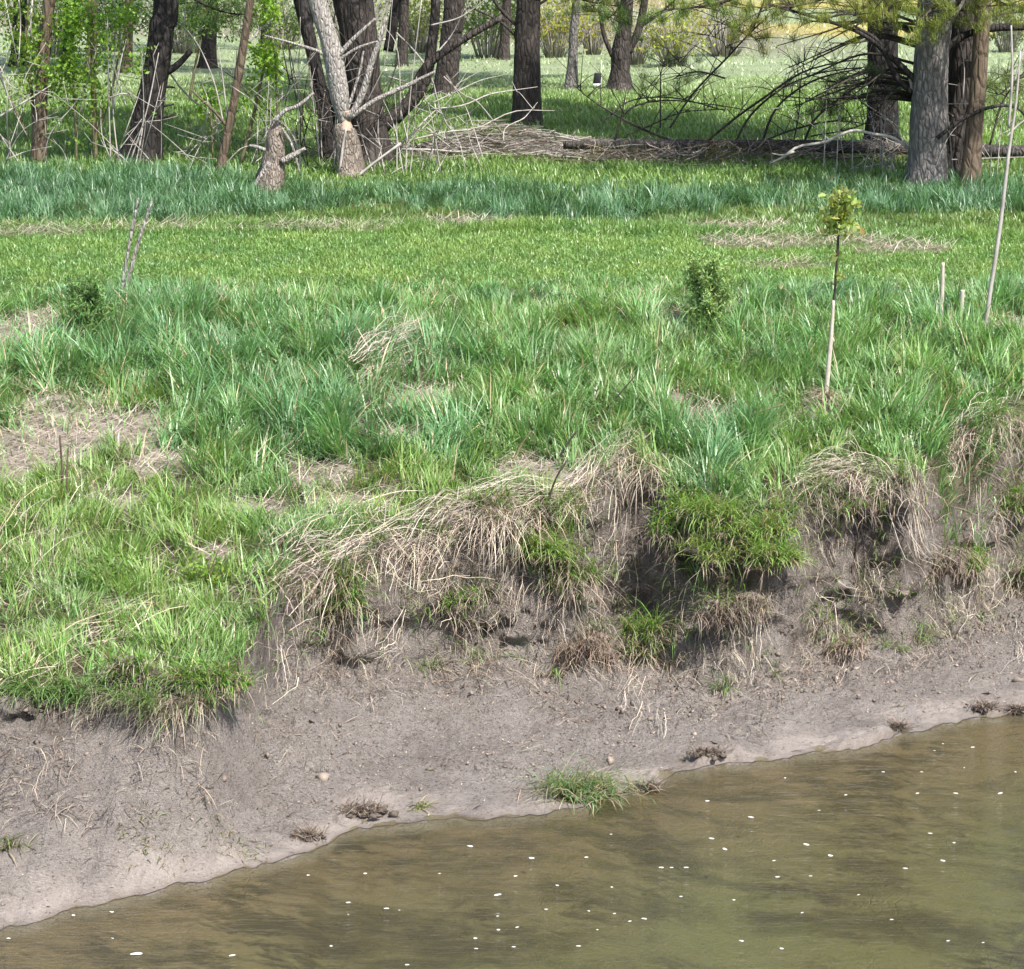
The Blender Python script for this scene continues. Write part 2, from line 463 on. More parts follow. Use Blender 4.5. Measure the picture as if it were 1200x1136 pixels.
def mat_ground():
    k = NT('ground_soil')
    co = k.coords()
    turf, wet, lawn, far, straw = (k.attr(a) for a in ('turf', 'wet', 'lawn', 'far', 'straw'))
    # mud
    big = k.noise(1.1, 5, .6, co, .4)
    mid = k.noise(7, 6, .65, co, .8)
    fine = k.noise(42, 5, .7, co, .3)
    grit = k.noise(130, 3, .6, co)
    vo = k.n('TexVoronoi', {'Vector': k.n('VectorMath', {0: co, 1: k.n('VectorMath', {0: k.n('TexNoise', {'Vector': co, 'Scale': 9., 'Detail': 3.}).outputs['Color'], 3: .09}, operation='SCALE').outputs[0]}, operation='ADD').outputs[0],
                             'Scale': 13., 'Randomness': 1.}, feature='DISTANCE_TO_EDGE').outputs['Distance']
    crack = k.math('MULTIPLY', k.math('SUBTRACT', 1., k.ramp(vo, [(0., 0.), (.10, 1.)])), k.ramp(big, [(.56, 0.), (.66, 1.)]))
    dry, moist = (.365, .322, .292), (.235, .202, .180)
    mud = k.mix(k.ramp(big, [(.34, 0.), (.66, 1.)]), moist, dry)
    mud = k.mix(k.ramp(mid, [(.42, .0), (.7, .6)]), mud, (.40, .357, .325))
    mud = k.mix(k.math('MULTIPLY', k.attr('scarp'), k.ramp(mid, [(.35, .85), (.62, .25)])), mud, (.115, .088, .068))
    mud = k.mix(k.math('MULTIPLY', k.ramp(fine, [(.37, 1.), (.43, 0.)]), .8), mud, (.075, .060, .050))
    scr = k.noise(30, 4, .65, k.coords((1.0, 2.2, 1.5)), 1.5)
    mud = k.mix(k.math('MULTIPLY', k.ramp(scr, [(.37, 1.), (.41, 0.)]), k.ramp(k.noise(2.6, 4, .6, co), [(.38, .15), (.6, .95)])), mud, (.06, .048, .040))
    mud = k.mix(k.math('MULTIPLY', k.ramp(grit, [(.60, 0.), (.68, 1.)]), .65), mud, (.50, .45, .40))
    mud = k.mix(k.math('MULTIPLY', crack, .45), mud, (.07, .055, .045))
    wetc = k.mix(k.ramp(mid, [(.35, 0.), (.7, 1.)]), (.212, .182, .161), (.282, .247, .222))
    mud = k.mix(k.math('MULTIPLY', wet, .8), mud, wetc)
    mud = k.mix(k.math('MULTIPLY', k.attr('margin'), .8), mud, (.15, .122, .102))
    # under water: silt, algae and dark drifts of rotting leaf
    depth = k.attr('depth')
    streak = k.noise(1.5, 6, .66, k.coords((.6, 1.7, 1)), .45)
    algae = k.noise(.8, 3, .5, co)
    bed = k.mix(k.ramp(depth, [(.06, 0.), (.34, 1.)]), (.255, .195, .125), (.205, .200, .100))
    bed = k.mix(k.math('MULTIPLY', k.ramp(algae, [(.45, 0.), (.65, 1.)]), k.ramp(depth, [(.1, 0.), (.4, .8)])), bed, (.215, .24, .105))
    bed = k.mix(k.math('MULTIPLY', k.ramp(streak, [(.46, 0.), (.64, 1.)]), .78), bed, (.045, .036, .02))
    blot = k.noise(4.6, 6, .7, k.coords((.6, 1.7, 1)), .3)
    patchy = k.ramp(k.noise(.9, 3, .5, co), [(.38, 0.), (.58, 1.)])
    bed = k.mix(k.math('MULTIPLY', k.math('MULTIPLY', k.ramp(blot, [(.45, 0.), (.57, 1.)]), patchy), .9), bed, (.05, .038, .022))
    bed = k.mix(k.math('MULTIPLY', k.ramp(blot, [(.30, 1.), (.42, 0.)]), .5), bed, (.26, .225, .14))
    under = k.ramp(depth, [(0.006, 0.), (.03, 1.)])
    mud = k.mix(under, mud, bed)
    # soil under the grass
    sod = k.mix(k.ramp(mid, [(.35, 0.), (.65, 1.)]), (.075, .07, .035), (.16, .13, .08))
    sod = k.mix(straw, sod, k.mix(fine, (.30, .245, .19), (.58, .50, .42)))
    lw = k.mix(k.ramp(mid, [(.3, 0.), (.7, 1.)]), (.12, .165, .045), (.19, .225, .075))
    lw = k.mix(k.math('MULTIPLY', straw, .8), lw, (.30, .245, .18))
    sod = k.mix(lawn, sod, lw)
    fieldn = k.noise(.35, 5, .6, k.coords((1, 2.2, 1)))
    fg = k.mix(k.ramp(fieldn, [(.35, 0.), (.65, 1.)]), (.30, .37, .20), (.38, .45, .26))  # field colour lifted so the strong sun out there is part of it
    fg = k.mix(k.attr('yellow'), fg, (.50, .44, .14))
    fg = k.mix(k.attr('brush'), fg, (.27, .22, .17))
    fg = k.mix(k.attr('lane'), fg, (.30, .31, .36))
    sod = k.mix(far, sod, fg)
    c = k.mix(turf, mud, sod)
    hgt = k.math('ADD', k.math('ADD', k.math('MULTIPLY', mid, .8), k.math('MULTIPLY', fine, .7)), k.math('MULTIPLY', grit, .22))
    hgt = k.math('SUBTRACT', hgt, k.math('MULTIPLY', crack, .5))
    calm = k.math('SUBTRACT', 1., k.math('MULTIPLY', wet, .75))
    b = k.bump(k.math('MULTIPLY', k.math('ADD', hgt, k.math('MULTIPLY', scr, .9)), calm), 1.0, .055)
    rough = k.mix(wet, (.85, .85, .85), (.42, .42, .42))
    return k.done(k.n('BsdfPrincipled', {'Base Color': c, 'Roughness': rough, 'Specular IOR Level': .35, 'Normal': b}).outputs[0])

def mat_water():
    k = NT('creek_water')
    n1 = k.noise(5.5, 3, .55, k.coords((.55, 1.9, 1)), .3)
    n2 = k.noise(20, 3, .55, k.coords((.45, 1.9, 1)))
    b = k.bump(k.math('ADD', n1, k.math('MULTIPLY', n2, .45)), .33, .06)
    fr = k.n('Fresnel', {'IOR': 1.33, 'Normal': b}).outputs[0]
    tr = k.n('BsdfTransparent', {'Color': (.93, .91, .80, 1)}).outputs[0]
    haze = k.noise(1.3, 3, .5, k.coords((.5, 1.4, 1)))
    df = k.n('BsdfDiffuse', {'Color': k.mix(haze, (.19, .175, .085), (.20, .21, .10))}).outputs[0]
    body = k.n('MixShader', {0: .09, 1: tr, 2: df}).outputs[0]
    gl = k.n('BsdfGlossy', {'Color': (1, 1, 1, 1), 'Roughness': .06, 'Normal': b}).outputs[0]
    return k.done(k.n('MixShader', {0: fr, 1: body, 2: gl}).outputs[0])

M = dict(
    grass=mat_blade('grass_blade', .38, .38, .6),
    leaf=mat_blade('leaf', .42, .45, .4),
    needle=mat_blade('pine_needle', .2, .5, .35),
    straw=mat_straw('dry_straw'),
    bark=mat_bark('pine_bark', (.030, .025, .023), (.115, .098, .09)),
    bark_grey=mat_bark('grey_bark', (.08, .072, .069), (.34, .318, .305), 1.3),  # lighter grey carries the sunlit look of the right pine in its colour
    bark_brown=mat_bark('brown_bark', (.09, .068, .05), (.19, .145, .105), .8),
    bark_dark=mat_bark('dark_bark', (.018, .016, .016), (.066, .058, .056)),
    dead=mat_bark('dead_wood', (.22, .20, .185), (.52, .48, .445), 1.6),
    chewed=mat_plain_noise('chewed_wood', (.28, .21, .155), (.48, .38, .29), 30, .7, .6, (3, 3, .5)),
    chewed_old=mat_bark('weathered_chewed_wood', (.14, .11, .09), (.40, .35, .30), 1.9),
    log=mat_bark('log_bark', (.03, .027, .026), (.13, .117, .11), 1.1),
    twig=mat_plain_noise('pale_twig', (.24, .215, .195), (.50, .465, .43), 14, .7, .2, (1, 1, .4)),
    twig_dark=mat_plain_noise('dark_twig', (.022, .019, .017), (.075, .062, .052), 18, .85, .3),
    twig_green=mat_plain_noise('young_stem', (.10, .09, .045), (.20, .17, .10), 16, .7, .2),
    stake=mat_plain_noise('weathered_stake', (.36, .31, .26), (.60, .54, .46), 22, .8, .4, (4, 4, .5)),
    soil=mat_plain_noise('clod_soil', (.085, .066, .053), (.22, .182, .155), 24, .9, .9),
    soil_wet=mat_plain_noise('wet_soil', (.055, .043, .035), (.15, .12, .098), 24, .7, .9),
    ground=mat_ground(), water=mat_water(),
    black=mat_plain_noise('black_plastic', (.02, .021, .024), (.035, .036, .04), 9, .45, .05),
    white=mat_plain_noise('white_plastic', (.72, .73, .74), (.82, .82, .82), 9, .5, .05),
    blue=mat_plain_noise('blue_paint', (.08, .14, .42), (.12, .2, .5), 3, .5, .05),
    foam=mat_plain_noise('foam', (.58, .57, .53), (.80, .79, .75), 90, .5, .3),
)

# ------------------------------------------------------------------ the ground: creek bed, mud bank, turf, lawn and meadow in one sheet
def spot(x, y, px, py, rx, ry):
    """soft blob round the place a photo pixel meets the ground"""
    c = _spots.setdefault((px, py), at(px, py))
    return np.exp(-(((x - c[0]) / rx) ** 2 + ((y - c[1]) / ry) ** 2))
_spots = {}

STRAW_SPOTS = [(90, 508, .95, .95), (10, 530, .8, .9), (25, 392, .6, .95), (300, 600, .3, .25), (150, 590, .25, .25), (400, 590, .3, .25), (660, 560, .3, .2), (250, 650, .2, .2), (505, 470, .42, .55), (475, 520, .32, .4), (620, 552, .35, .4), (190, 545, .35, .35), (380, 560, .35, .3),
               (955, 485, .22, .3), (1190, 385, .4, .4), (790, 380, .3, .3), (820, 490, .22, .3), (800, 470, .2, .2), (700, 500, .15, .2)]
DRY_SPOTS = [(40, 272, .9, .35), (200, 268, 1.2, .3), (380, 268, 1.4, .35), (920, 284, 1.3, .45), (1050, 292, .7, .35), (870, 268, .7, .4), (930, 312, .6, .2), (560, 262, .8, .3)]
def straw_at(x, y):
    s = 0
    for px, py, rx, ry in STRAW_SPOTS: s = np.maximum(s, spot(x, y, px, py, rx, ry))
    n = fbm(x * 3.1, y * 2.6, 61, 3)
    return np.clip(smooth((s - .32 + .35 * n) / .35) + .35 * smooth((n - .25) / .3), 0, 1)
def dry_at(x, y):
    s = 0
    for px, py, rx, ry in DRY_SPOTS: s = np.maximum(s, spot(x, y, px, py, rx, ry))
    return smooth((s - .3 + .4 * fbm(x * 2.4, y * 3, 66, 3)) / .4)

LAWN0, LAWN1 = 24.75, 27.75
def lawn_near(x): return LAWN0 + .035 * x + .18 * fbm(x * .7, 0 * x, 71, 3)
def lawn_far(x): return LAWN1 - .10 * x * smooth((x + 1) / 3) + .10 * fbm(x * .8, 0 * x + 3, 72, 3)

def build_ground():
    xf = np.arange(-5.2, 5.6, .0185)
    xl = -5.2 - np.cumsum(.05 * 1.12 ** np.arange(60)); xr = 5.6 + np.cumsum(.05 * 1.12 ** np.arange(60))
    xs = np.concatenate([xl[xl > -420][::-1], xf, xr[xr < 420]])
    s, e, w = shore(xs), edge(xs), scarp_w(xs)
    rows = []
    for q in (-60, -45, -34, -27, -21): rows.append(s + q)
    for q in np.linspace(-16, -3.2, 26): rows.append(s + q)
    for q in -3.0 * (np.linspace(1, 0, 50, endpoint=False) ** 1.5): rows.append(s + q)
    for f in np.linspace(0, 1, 115, endpoint=False): rows.append(s + f * (e - w - s))
    for f in np.linspace(0, 1, 52, endpoint=False): rows.append(e - w + f * w)
    for f in np.linspace(0, .8, 34, endpoint=False): rows.append(e + f)
    for f in np.linspace(0, 1, 70, endpoint=False): rows.append(e + .8 + f * (25.0 - e - .8))
    y = 25.0
    while y < 560:
        rows.append(np.full(len(xs), y)); y += max(.12, (y - 25) * .035 + .12)
    Y = np.array(rows); X = np.broadcast_to(xs, Y.shape)
    Z, dY = land(X.ravel(), Y.ravel())
    Z = Z.reshape(Y.shape); Yd = Y + dY.reshape(Y.shape)
    v = np.stack([X, Yd, Z], -1).reshape(-1, 3)
    nr, nc = Y.shape
    i = np.arange(nr - 1)[:, None] * nc; j = np.arange(nc - 1)[None, :]
    q = np.stack([i + j, i + j + 1, i + nc + j + 1, i + nc + j], -1).reshape(-1, 4)
    x, y = X.ravel(), Y.ravel()
    E, S = edge(x), shore(x)
    n = fbm(x * 5, y * 5, 81, 3)
    turf = smooth((y - E + .10 * n + .7 * tongue(x)) / .12)
    W_ = scarp_w(x)
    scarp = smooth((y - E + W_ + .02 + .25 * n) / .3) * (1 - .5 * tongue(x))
    wet = smooth(1 - (y - S - .02 + .55 * fbm(x * 1.8, y * 2.6, 83, 4)) / .75) * (y >= S)
    lw = smooth((y - lawn_near(x)) / .2)
    far = smooth((y - 45) / 6)
    yel = np.maximum(smooth((y - 66 - .12 * x) / 3) * (1 - smooth((y - 74 - .3 * x) / 3)), smooth((y - 92) / 3) * (1 - smooth((y - 104) / 3))) * smooth((x - 1) / 5 + .5 * fbm(x * .2, y * .1, 86, 2))
    brush = smooth((y - 60 + .6 * x) / 6) * (1 - smooth((x - 6) / 5)) * .8
    lane = smooth((y - 112) / 2) * (1 - smooth((y - 128) / 2))
    straw = np.where(y < lawn_near(x), straw_at(x, y), dry_at(x, y)) * (y < 31) * (y > 9)
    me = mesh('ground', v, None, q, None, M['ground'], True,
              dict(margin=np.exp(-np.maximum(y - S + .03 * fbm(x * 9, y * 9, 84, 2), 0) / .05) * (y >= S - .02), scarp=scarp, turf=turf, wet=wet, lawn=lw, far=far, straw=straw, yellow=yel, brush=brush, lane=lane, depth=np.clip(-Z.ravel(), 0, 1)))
    return obj('ground', me, kind='structure', label='eroded grey brown mud bank rising to turf and meadow', )
build_ground()

def build_water():
    xs = np.concatenate([np.linspace(-420, -8, 12), np.linspace(-7, 7, 40), np.linspace(8, 420, 12)])
    ys = np.concatenate([np.linspace(-48, 8, 12), np.linspace(8.5, 19, 30), np.linspace(24, 125, 6)])
    sh = shore(xs)
    V, keep = [], []
    rows = np.concatenate([np.linspace(-48, -5, 10), np.linspace(-4.5, .35, 30)])
    Yg = sh[None, :] + rows[:, None]
    Xg = np.broadcast_to(xs, Yg.shape)
    v = np.stack([Xg, Yg, np.zeros_like(Yg)], -1).reshape(-1, 3)
    nr, nc = Yg.shape
    i = np.arange(nr - 1)[:, None] * nc; j = np.arange(nc - 1)[None, :]
    q = np.stack([i + j, i + j + 1, i + nc + j + 1, i + nc + j], -1).reshape(-1, 4)
    obj('creek_water', mesh('creek_water', v, None, q, None, M['water'], True), kind='structure', label='shallow murky olive brown creek water')
build_water()

# ------------------------------------------------------------------ grass
def place(x, y):
    h, dy = land(x, y)
    return np.stack([x, y + dy, h], -1)

def scatter(n, y0, y1, half=.29):
    """uniform per area inside the wedge the view takes in, with a margin to both sides"""
    y = np.sqrt(RNG.uniform(y0 * y0, y1 * y1, n))
    return RNG.uniform(-half, half, n) * y, y

YG = np.array((.205, .315, .090)); BG = np.array((.135, .265, .105)); TEAL = np.array((.140, .260, .145)); OL = np.array((.17, .23, .06))

CLEAR = [(*at(104, 400)[:2], .26), (*at(826, 396)[:2], .26), (*at(455, 462)[:2], .42), (*at(440, 490)[:2], .22), (*at(20, 405)[:2], .34), (*at(967, 488)[:2], .2), (*at(143, 366)[:2], .16)]
def bank_grass():
    # tussocks first: each carries its own lean, height and hue
    x, y = scatter(290000, 14.3, 25.3)
    E = edge(x)
    tx, ty = np.floor(x / .16 + .8 * vnoise(x * 3, y * 3, 101)), np.floor(y / .2 + .8 * vnoise(x * 3 + 9, y * 3, 102))
    r1, r2, r3, r4 = (_hash(tx, ty, s) for s in (111, 112, 113, 114))
    straw = straw_at(x, y)
    patch = fbm(x * 1.1, y * .9, 103, 3)
    clump = fbm(x * 4.5, y * 3.5, 104, 2)
    E = E - .75 * tongue(x)
    bare = _hash(tx, ty, 118) < .20
    for cx, cy, rr_ in CLEAR:
        bare = bare | (((x - cx) / rr_) ** 2 + ((y - cy) / (rr_ * 1.6)) ** 2 < 1)
    dens = (1 - .75 * bare) * smooth((y - E + .12) / .2) * (1 - .86 * straw) * (.62 + .5 * smooth((clump + .35) / .6)) * (1 - smooth((y - lawn_near(x) + .25) / .9))
    keep = RNG.random(len(x)) < dens
    x, y, E, r1, r2, r3, r4, straw, patch, clump = (a[keep] for a in (x, y, E, r1, r2, r3, r4, straw, patch, clump))
    N = len(x)
    tallz = smooth((y - 18.2 + .9 * patch) / 1.8)                 # the lush blue green belt behind the bank edge
    front = 1 - smooth((y - 17.5) / 1.5)
    lawnward = smooth((lawn_near(x) + .3 - y) / 1.6)
    h = (.13 + .19 * r1 * r1 + .18 * tallz * (.3 + .9 * r1) * (.5 + .9 * np.clip(patch + .35, 0, 1))) * (.35 + .65 * lawnward) * (1 - .45 * straw) * RNG.uniform(.6, 1.25, N)
    h *= .55 + .45 * smooth((y - E) / .4)
    w = RNG.uniform(.007, .014, N) * (.85 + .35 * tallz)
    phi = r2 * 6.283 + RNG.normal(0, 1.0, N)
    th0 = .06 + .28 * r3 + np.abs(RNG.normal(0, .16, N)); curl = np.abs(RNG.normal(.55, .45, N)) + .5 * r4 * r4
    mixb = np.clip(.05 + .7 * tallz + .5 * patch + .5 * (r4 - .5), 0, 1)[:, None]
    col = YG * (1 - mixb) + BG * mixb
    tq = smooth((patch - .15) / .35)[:, None] * tallz[:, None]
    col = (col * (1 - .35 * tq) + TEAL * .35 * tq) * 1.06
    dead = RNG.random(N) < (.06 + .2 * straw)
    col = np.where(dead[:, None], np.array((.46, .38, .26)), col)
    col = col * (1 + RNG.normal(0, .16, (N, 1))) * (.82 + .36 * r1[:, None]) * (1 + RNG.normal(0, .06, (N, 3)))
    P = place(x, y); P[:, 2] -= .01
    g = Geo().add(*(lambda r: (r[0], r[1], r[2], r[3]))(blades(P, h, w, phi, th0, curl, np.clip(col, .01, .7), 3)))
    obj('bank_grass', g.mesh('bank_grass', M['grass']), kind='stuff', label='lush green grass growing on the top of the bank')
bank_grass()

def litter():
    # dead straw lying flat in the bare patches and along the edge of the mown strip
    x, y = scatter(120000, 14.5, 29.5)
    keep = RNG.random(len(x)) < np.where(y < lawn_near(x), .16 + .84 * straw_at(x, y), .8 * dry_at(x, y)) * (y > edge(x) - .05 - .7 * tongue(x))
    x, y = x[keep], y[keep]
    N = len(x)
    P = place(x, y); P[:, 2] += RNG.uniform(.0, .05, N)
    phi = .55 + RNG.normal(0, .7, N) + np.pi * (RNG.random(N) < .5)
    v = blades(P, RNG.uniform(.10, .34, N), RNG.uniform(.003, .007, N), phi, RNG.uniform(1.0, 1.55, N), RNG.uniform(-.1, .45, N), vary((.60, .525, .435), N, .2, .03), 2, (1, 1, .8))
    obj('straw_litter', Geo().add(*v).mesh('straw_litter', M['straw']), kind='stuff', label='flattened tan straw in bare patches among the grass')
litter()

def lawn_grass():
    x, y = scatter(230000, 24.3, 28.9)
    keep = (y > lawn_near(x) - .7 + .5 * RNG.random(len(x))) & (y < lawn_far(x) + .7) & (RNG.random(len(x)) < 1 - .75 * dry_at(x, y))
    x, y = x[keep], y[keep]; N = len(x)
    n = fbm(x * 2.5, y * 2.5, 121, 3); stripe = vnoise(y * 1.6 + .06 * x, 0 * x, 122)
    col = np.array((.195, .325, .095)) * (1 + .22 * n[:, None] + .10 * stripe[:, None]); col[:, 0] *= 1 + .22 * n
    col *= 1 + RNG.normal(0, .2, (N, 1))
    P = place(x, y)
    edgeh = 1 + 1.2 * smooth((y - lawn_far(x) + .1) / .5)
    v = blades(P, RNG.uniform(.03, .075, N) * edgeh * (1 + .3 * n), RNG.uniform(.006, .012, N), RNG.uniform(0, 6.283, N), np.abs(RNG.normal(.6, .3, N)), RNG.uniform(.2, .9, N), np.clip(col, .01, .7), 2)
    obj('lawn_grass', Geo().add(*v).mesh('lawn_grass', M['grass']), kind='stuff', label='mown yellow green grass strip across the middle')
lawn_grass()

def band_top(x):     # how far back the tall teal band reaches
    return np.interp(x, [-9, -4.2, -3.2, -2.0, -.6, .5, 2.2, 3.3, 4.2, 9], [32.8, 32.6, 31.6, 30.6, 31.3, 30.9, 30.2, 30.7, 31.3, 31.6])
def band_bot(x):
    return np.interp(x, [-9, -4.2, -3.0, -1.6, -.5, .8, 2.0, 3.0, 4.2, 9], [28.2, 28.3, 28.9, 29.4, 28.5, 28.0, 29.0, 29.2, 29.0, 28.8])
def band_grass():
    x, y = scatter(125000, 27.4, 33.5)
    n = fbm(x * 1.3, y * 1.1, 131, 3)
    inn = smooth((y - band_bot(x) + .5 * n) / .5) * (1 - smooth((y - band_top(x) + .4 * n) / .5))
    low = (1 - inn) * .55 * (1 - dry_at(x, y)) * (y > lawn_far(x))
    keep = RNG.random(len(x)) < np.maximum(inn * (.7 + .5 * n), low)
    x, y, n, inn = x[keep], y[keep], n[keep], inn[keep]; N = len(x)
    tx, ty = np.floor(x / .22), np.floor(y / .25)
    r1, r2, r4 = _hash(tx, ty, 141), _hash(tx, ty, 142), _hash(tx, ty, 143)
    h = (.07 + .05 * r1 + inn * (.07 + .15 * r1 * r1) * (1 + .5 * n)) * RNG.uniform(.6, 1.25, N)
    mb = np.clip(.15 + .85 * inn + .3 * n, 0, 1)[:, None]
    col = np.array((.165, .27, .07)) * (1 - mb) + np.array((.118, .230, .118)) * mb
    col *= (1 + RNG.normal(0, .17, (N, 1))) * (.8 + .4 * r4[:, None])
    v = blades(place(x, y), h, RNG.uniform(.009, .016, N), r2 * 6.283 + RNG.normal(0, 1.1, N), .1 + np.abs(RNG.normal(0, .25, N)), np.abs(RNG.normal(.8, .5, N)), np.clip(col, .01, .6), 3)
    obj('tall_grass_band', Geo().add(*v).mesh('tall_grass_band', M['grass']), kind='stuff', label='teal green tall grass band in front of the trees')
band_grass()

def meadow_grass():
    x, y = scatter(150000, 30.0, 50)
    keep = (y > band_top(x) - .5)
    x, y = x[keep], y[keep]; N = len(x)
    n = fbm(x * .8, y * .6, 151, 3)
    col = np.array((.19, .30, .085)) * (1 + .3 * n[:, None]) * (1 + RNG.normal(0, .2, (N, 1)))
    far = smooth((y - 42) / 6)[:, None]
    col = col * (1 - far) + np.array((.31, .40, .20)) * far * (1 + .2 * n[:, None])  # blades pale with distance, bright sunlight mixed into their colour
    v = blades(place(x, y), (.06 + .06 * (1 + n)) * (1 - .45 * far[:, 0]) * RNG.uniform(.6, 1.3, N), RNG.uniform(.012, .022, N), RNG.uniform(0, 6.283, N), np.abs(RNG.normal(.3, .25, N)), RNG.uniform(.3, 1.1, N), np.clip(col, .01, .6), 2)
    obj('meadow_grass', Geo().add(*v).mesh('meadow_grass', M['grass']), kind='stuff', label='shaded green grass under and behind the trees')
    x, y = scatter(60000, 48, 125, .26); N = len(x)
    n = fbm(x * .3, y * .15, 152, 3)
    yel = (np.maximum(smooth((y - 66 - .12 * x) / 3) * (1 - smooth((y - 74 - .3 * x) / 3)), smooth((y - 92) / 3) * (1 - smooth((y - 104) / 3))) * smooth((x - 1) / 5))[:, None]
    col = np.array((.40, .48, .29)) * (1 + .2 * n[:, None]) * (1 - yel) + np.array((.52, .46, .15)) * yel  # very pale green, the glare of the sunlit field put into the blades
    keep = (y < 110)
    x, y, col = x[keep], y[keep], col[keep]; N = len(x)
    v = blades(place(x, y), RNG.uniform(.04, .13, N), RNG.uniform(.03, .06, N), RNG.uniform(0, 6.283, N), np.abs(RNG.normal(.3, .25, N)), RNG.uniform(.3, 1.1, N), np.clip(col * (1 + RNG.normal(0, .12, (N, 1))), .01, .7), 1)
    obj('field_grass', Geo().add(*v).mesh('field_grass', M['grass']), kind='stuff', label='pale sunlit field grass far beyond the trees')
meadow_grass()

# ------------------------------------------------------------------ mud bank dressing
def mud_debris():
    x, y = scatter(52000, 12.5, 19.6)
    q = y - shore(x)
    keep = (q > .03) & (y < edge(x)) & (RNG.random(len(x)) < .25 + .6 * smooth((q - .2) / 1.2) * (.6 + .6 * fbm(x * 2, y * 2, 161, 2)))
    x, y = x[keep], y[keep]; N = len(x)
    P = place(x, y); P[:, 2] += .003
    pale = RNG.random(N) < .36
    col = np.where(pale[:, None], vary((.42, .36, .29), N, .25, .04), vary((.075, .06, .05), N, .3, .05))
    L = np.where(RNG.random(N) < .045, RNG.uniform(.06, .22, N), RNG.uniform(.006, .032, N))
    v = blades(P, L, RNG.uniform(.003, .010, N), RNG.uniform(0, 6.28, N), RNG.uniform(1.15, 1.6, N), RNG.uniform(0, .35, N), col, 2, (1, 1, .8))
    obj('mud_debris', Geo().add(*v).mesh('mud_debris', M['straw']), kind='stuff', label='small twigs and straw scraps strewn over the mud')
    # crumbs of soil
    x, y = scatter(22000, 12.5, 19.8)
    q = y - shore(x)
    keep = (q > .25) & (y < edge(x) + .05) & (RNG.random(len(x)) < smooth((q - .2) / 1.4) * smooth(.5 + 1.3 * fbm(x * 1.6, y * 1.8, 163, 3)))
    x, y = x[keep], y[keep]; N = len(x)
    P = place(x, y)
    r = RNG.gamma(1.6, .005, N) + .004
    oct_ = np.array([[1, 0, 0], [-1, 0, 0], [0, 1, 0], [0, -1, 0], [0, 0, .8], [0, 0, -.6]], float)
    V = P[:, None, :] + r[:, None, None] * oct_[None] * RNG.uniform(.4, 1.5, (N, 6, 1)) + RNG.normal(0, .3, (N, 6, 3)) * r[:, None, None]
    f = np.array([[0, 2, 4], [2, 1, 4], [1, 3, 4], [3, 0, 4], [2, 0, 5], [1, 2, 5], [3, 1, 5], [0, 3, 5]])
    t = ((np.arange(N) * 6)[:, None, None] + f[None]).reshape(-1, 3)
    c = np.repeat(vary((.20, .165, .14), N, .3, .03)[:, None, :], 6, 1).reshape(-1, 3)
    obj('soil_crumbs', Geo().add(V.reshape(-1, 3), t, None, c).mesh('soil_crumbs', M['straw']), kind='stuff', label='crumbled grey brown soil lying on the bank slope')
mud_debris()

def drape(n, line_px, spread, length, w=(.0025, .0062), along=.74, lift=.06, col=(.53, .46, .375), seed=0, zoff=.0, droop=0.):
    """long dead stems laid along a line over the ground"""
    pts = np.array([at(*p) for p in line_px])
    seg = np.linalg.norm(np.diff(pts, axis=0), axis=1); cum = np.concatenate([[0], np.cumsum(seg)])
    K = 6; spread = spread * 1.25
    s0 = RNG.uniform(-.1, cum[-1], n)
    L = RNG.uniform(*length, n) * np.where(RNG.random(n) < .4, RNG.uniform(.25, .7, n), 1)
    off = RNG.normal(0, spread, n)
    ang = RNG.normal(0, 1 - along, n)
    lf = np.abs(RNG.normal(0, lift, n))
    s = s0[:, None] + L[:, None] * np.linspace(0, 1, K)[None, :] * np.cos(ang)[:, None]
    lat = off[:, None] + L[:, None] * np.linspace(-.4, .6, K)[None, :] * np.sin(ang)[:, None]
    sc = np.clip(s, 0, cum[-1])
    bx = np.interp(sc, cum, pts[:, 0]); by = np.interp(sc, cum, pts[:, 1]); bz = np.interp(sc, cum, pts[:, 2])
    d = np.gradient(pts, axis=0); d /= np.linalg.norm(d[:, :2], axis=1)[:, None]
    dx = np.interp(sc, cum, d[:, 0]); dy = np.interp(sc, cum, d[:, 1])
    ex = s - sc
    x = bx + dx * ex - dy * lat; y = by + dy * ex + dx * lat
    h, ddy = land(x.ravel(), y.ravel())
    h = h.reshape(x.shape)
    # stems are stiff: they bridge hollows instead of following every dip
    hz = np.maximum(h, .55 * bz + .45 * h) + lf[:, None] * (1 + .6 * np.sin(np.linspace(.2, 2.9, K)))[None, :] + zoff
    hz = hz - droop * np.linspace(0, 1, K)[None, :] ** 2 * L[:, None]
    PT = np.stack([x, y + .6 * ddy.reshape(x.shape), hz], -1)
    PT = PT + np.cumsum(RNG.normal(0, .010, PT.shape), 1)
    u = RNG.random(n)[:, None]
    cc = np.where(u < .12, vary((.22, .17, .13), n, .3), np.where(u < .4, vary((.46, .42, .365), n, .2, .03), vary(np.array(col) * 1.12, n, .18, .04)))
    return ribbons(PT, RNG.uniform(*w, n), cc)

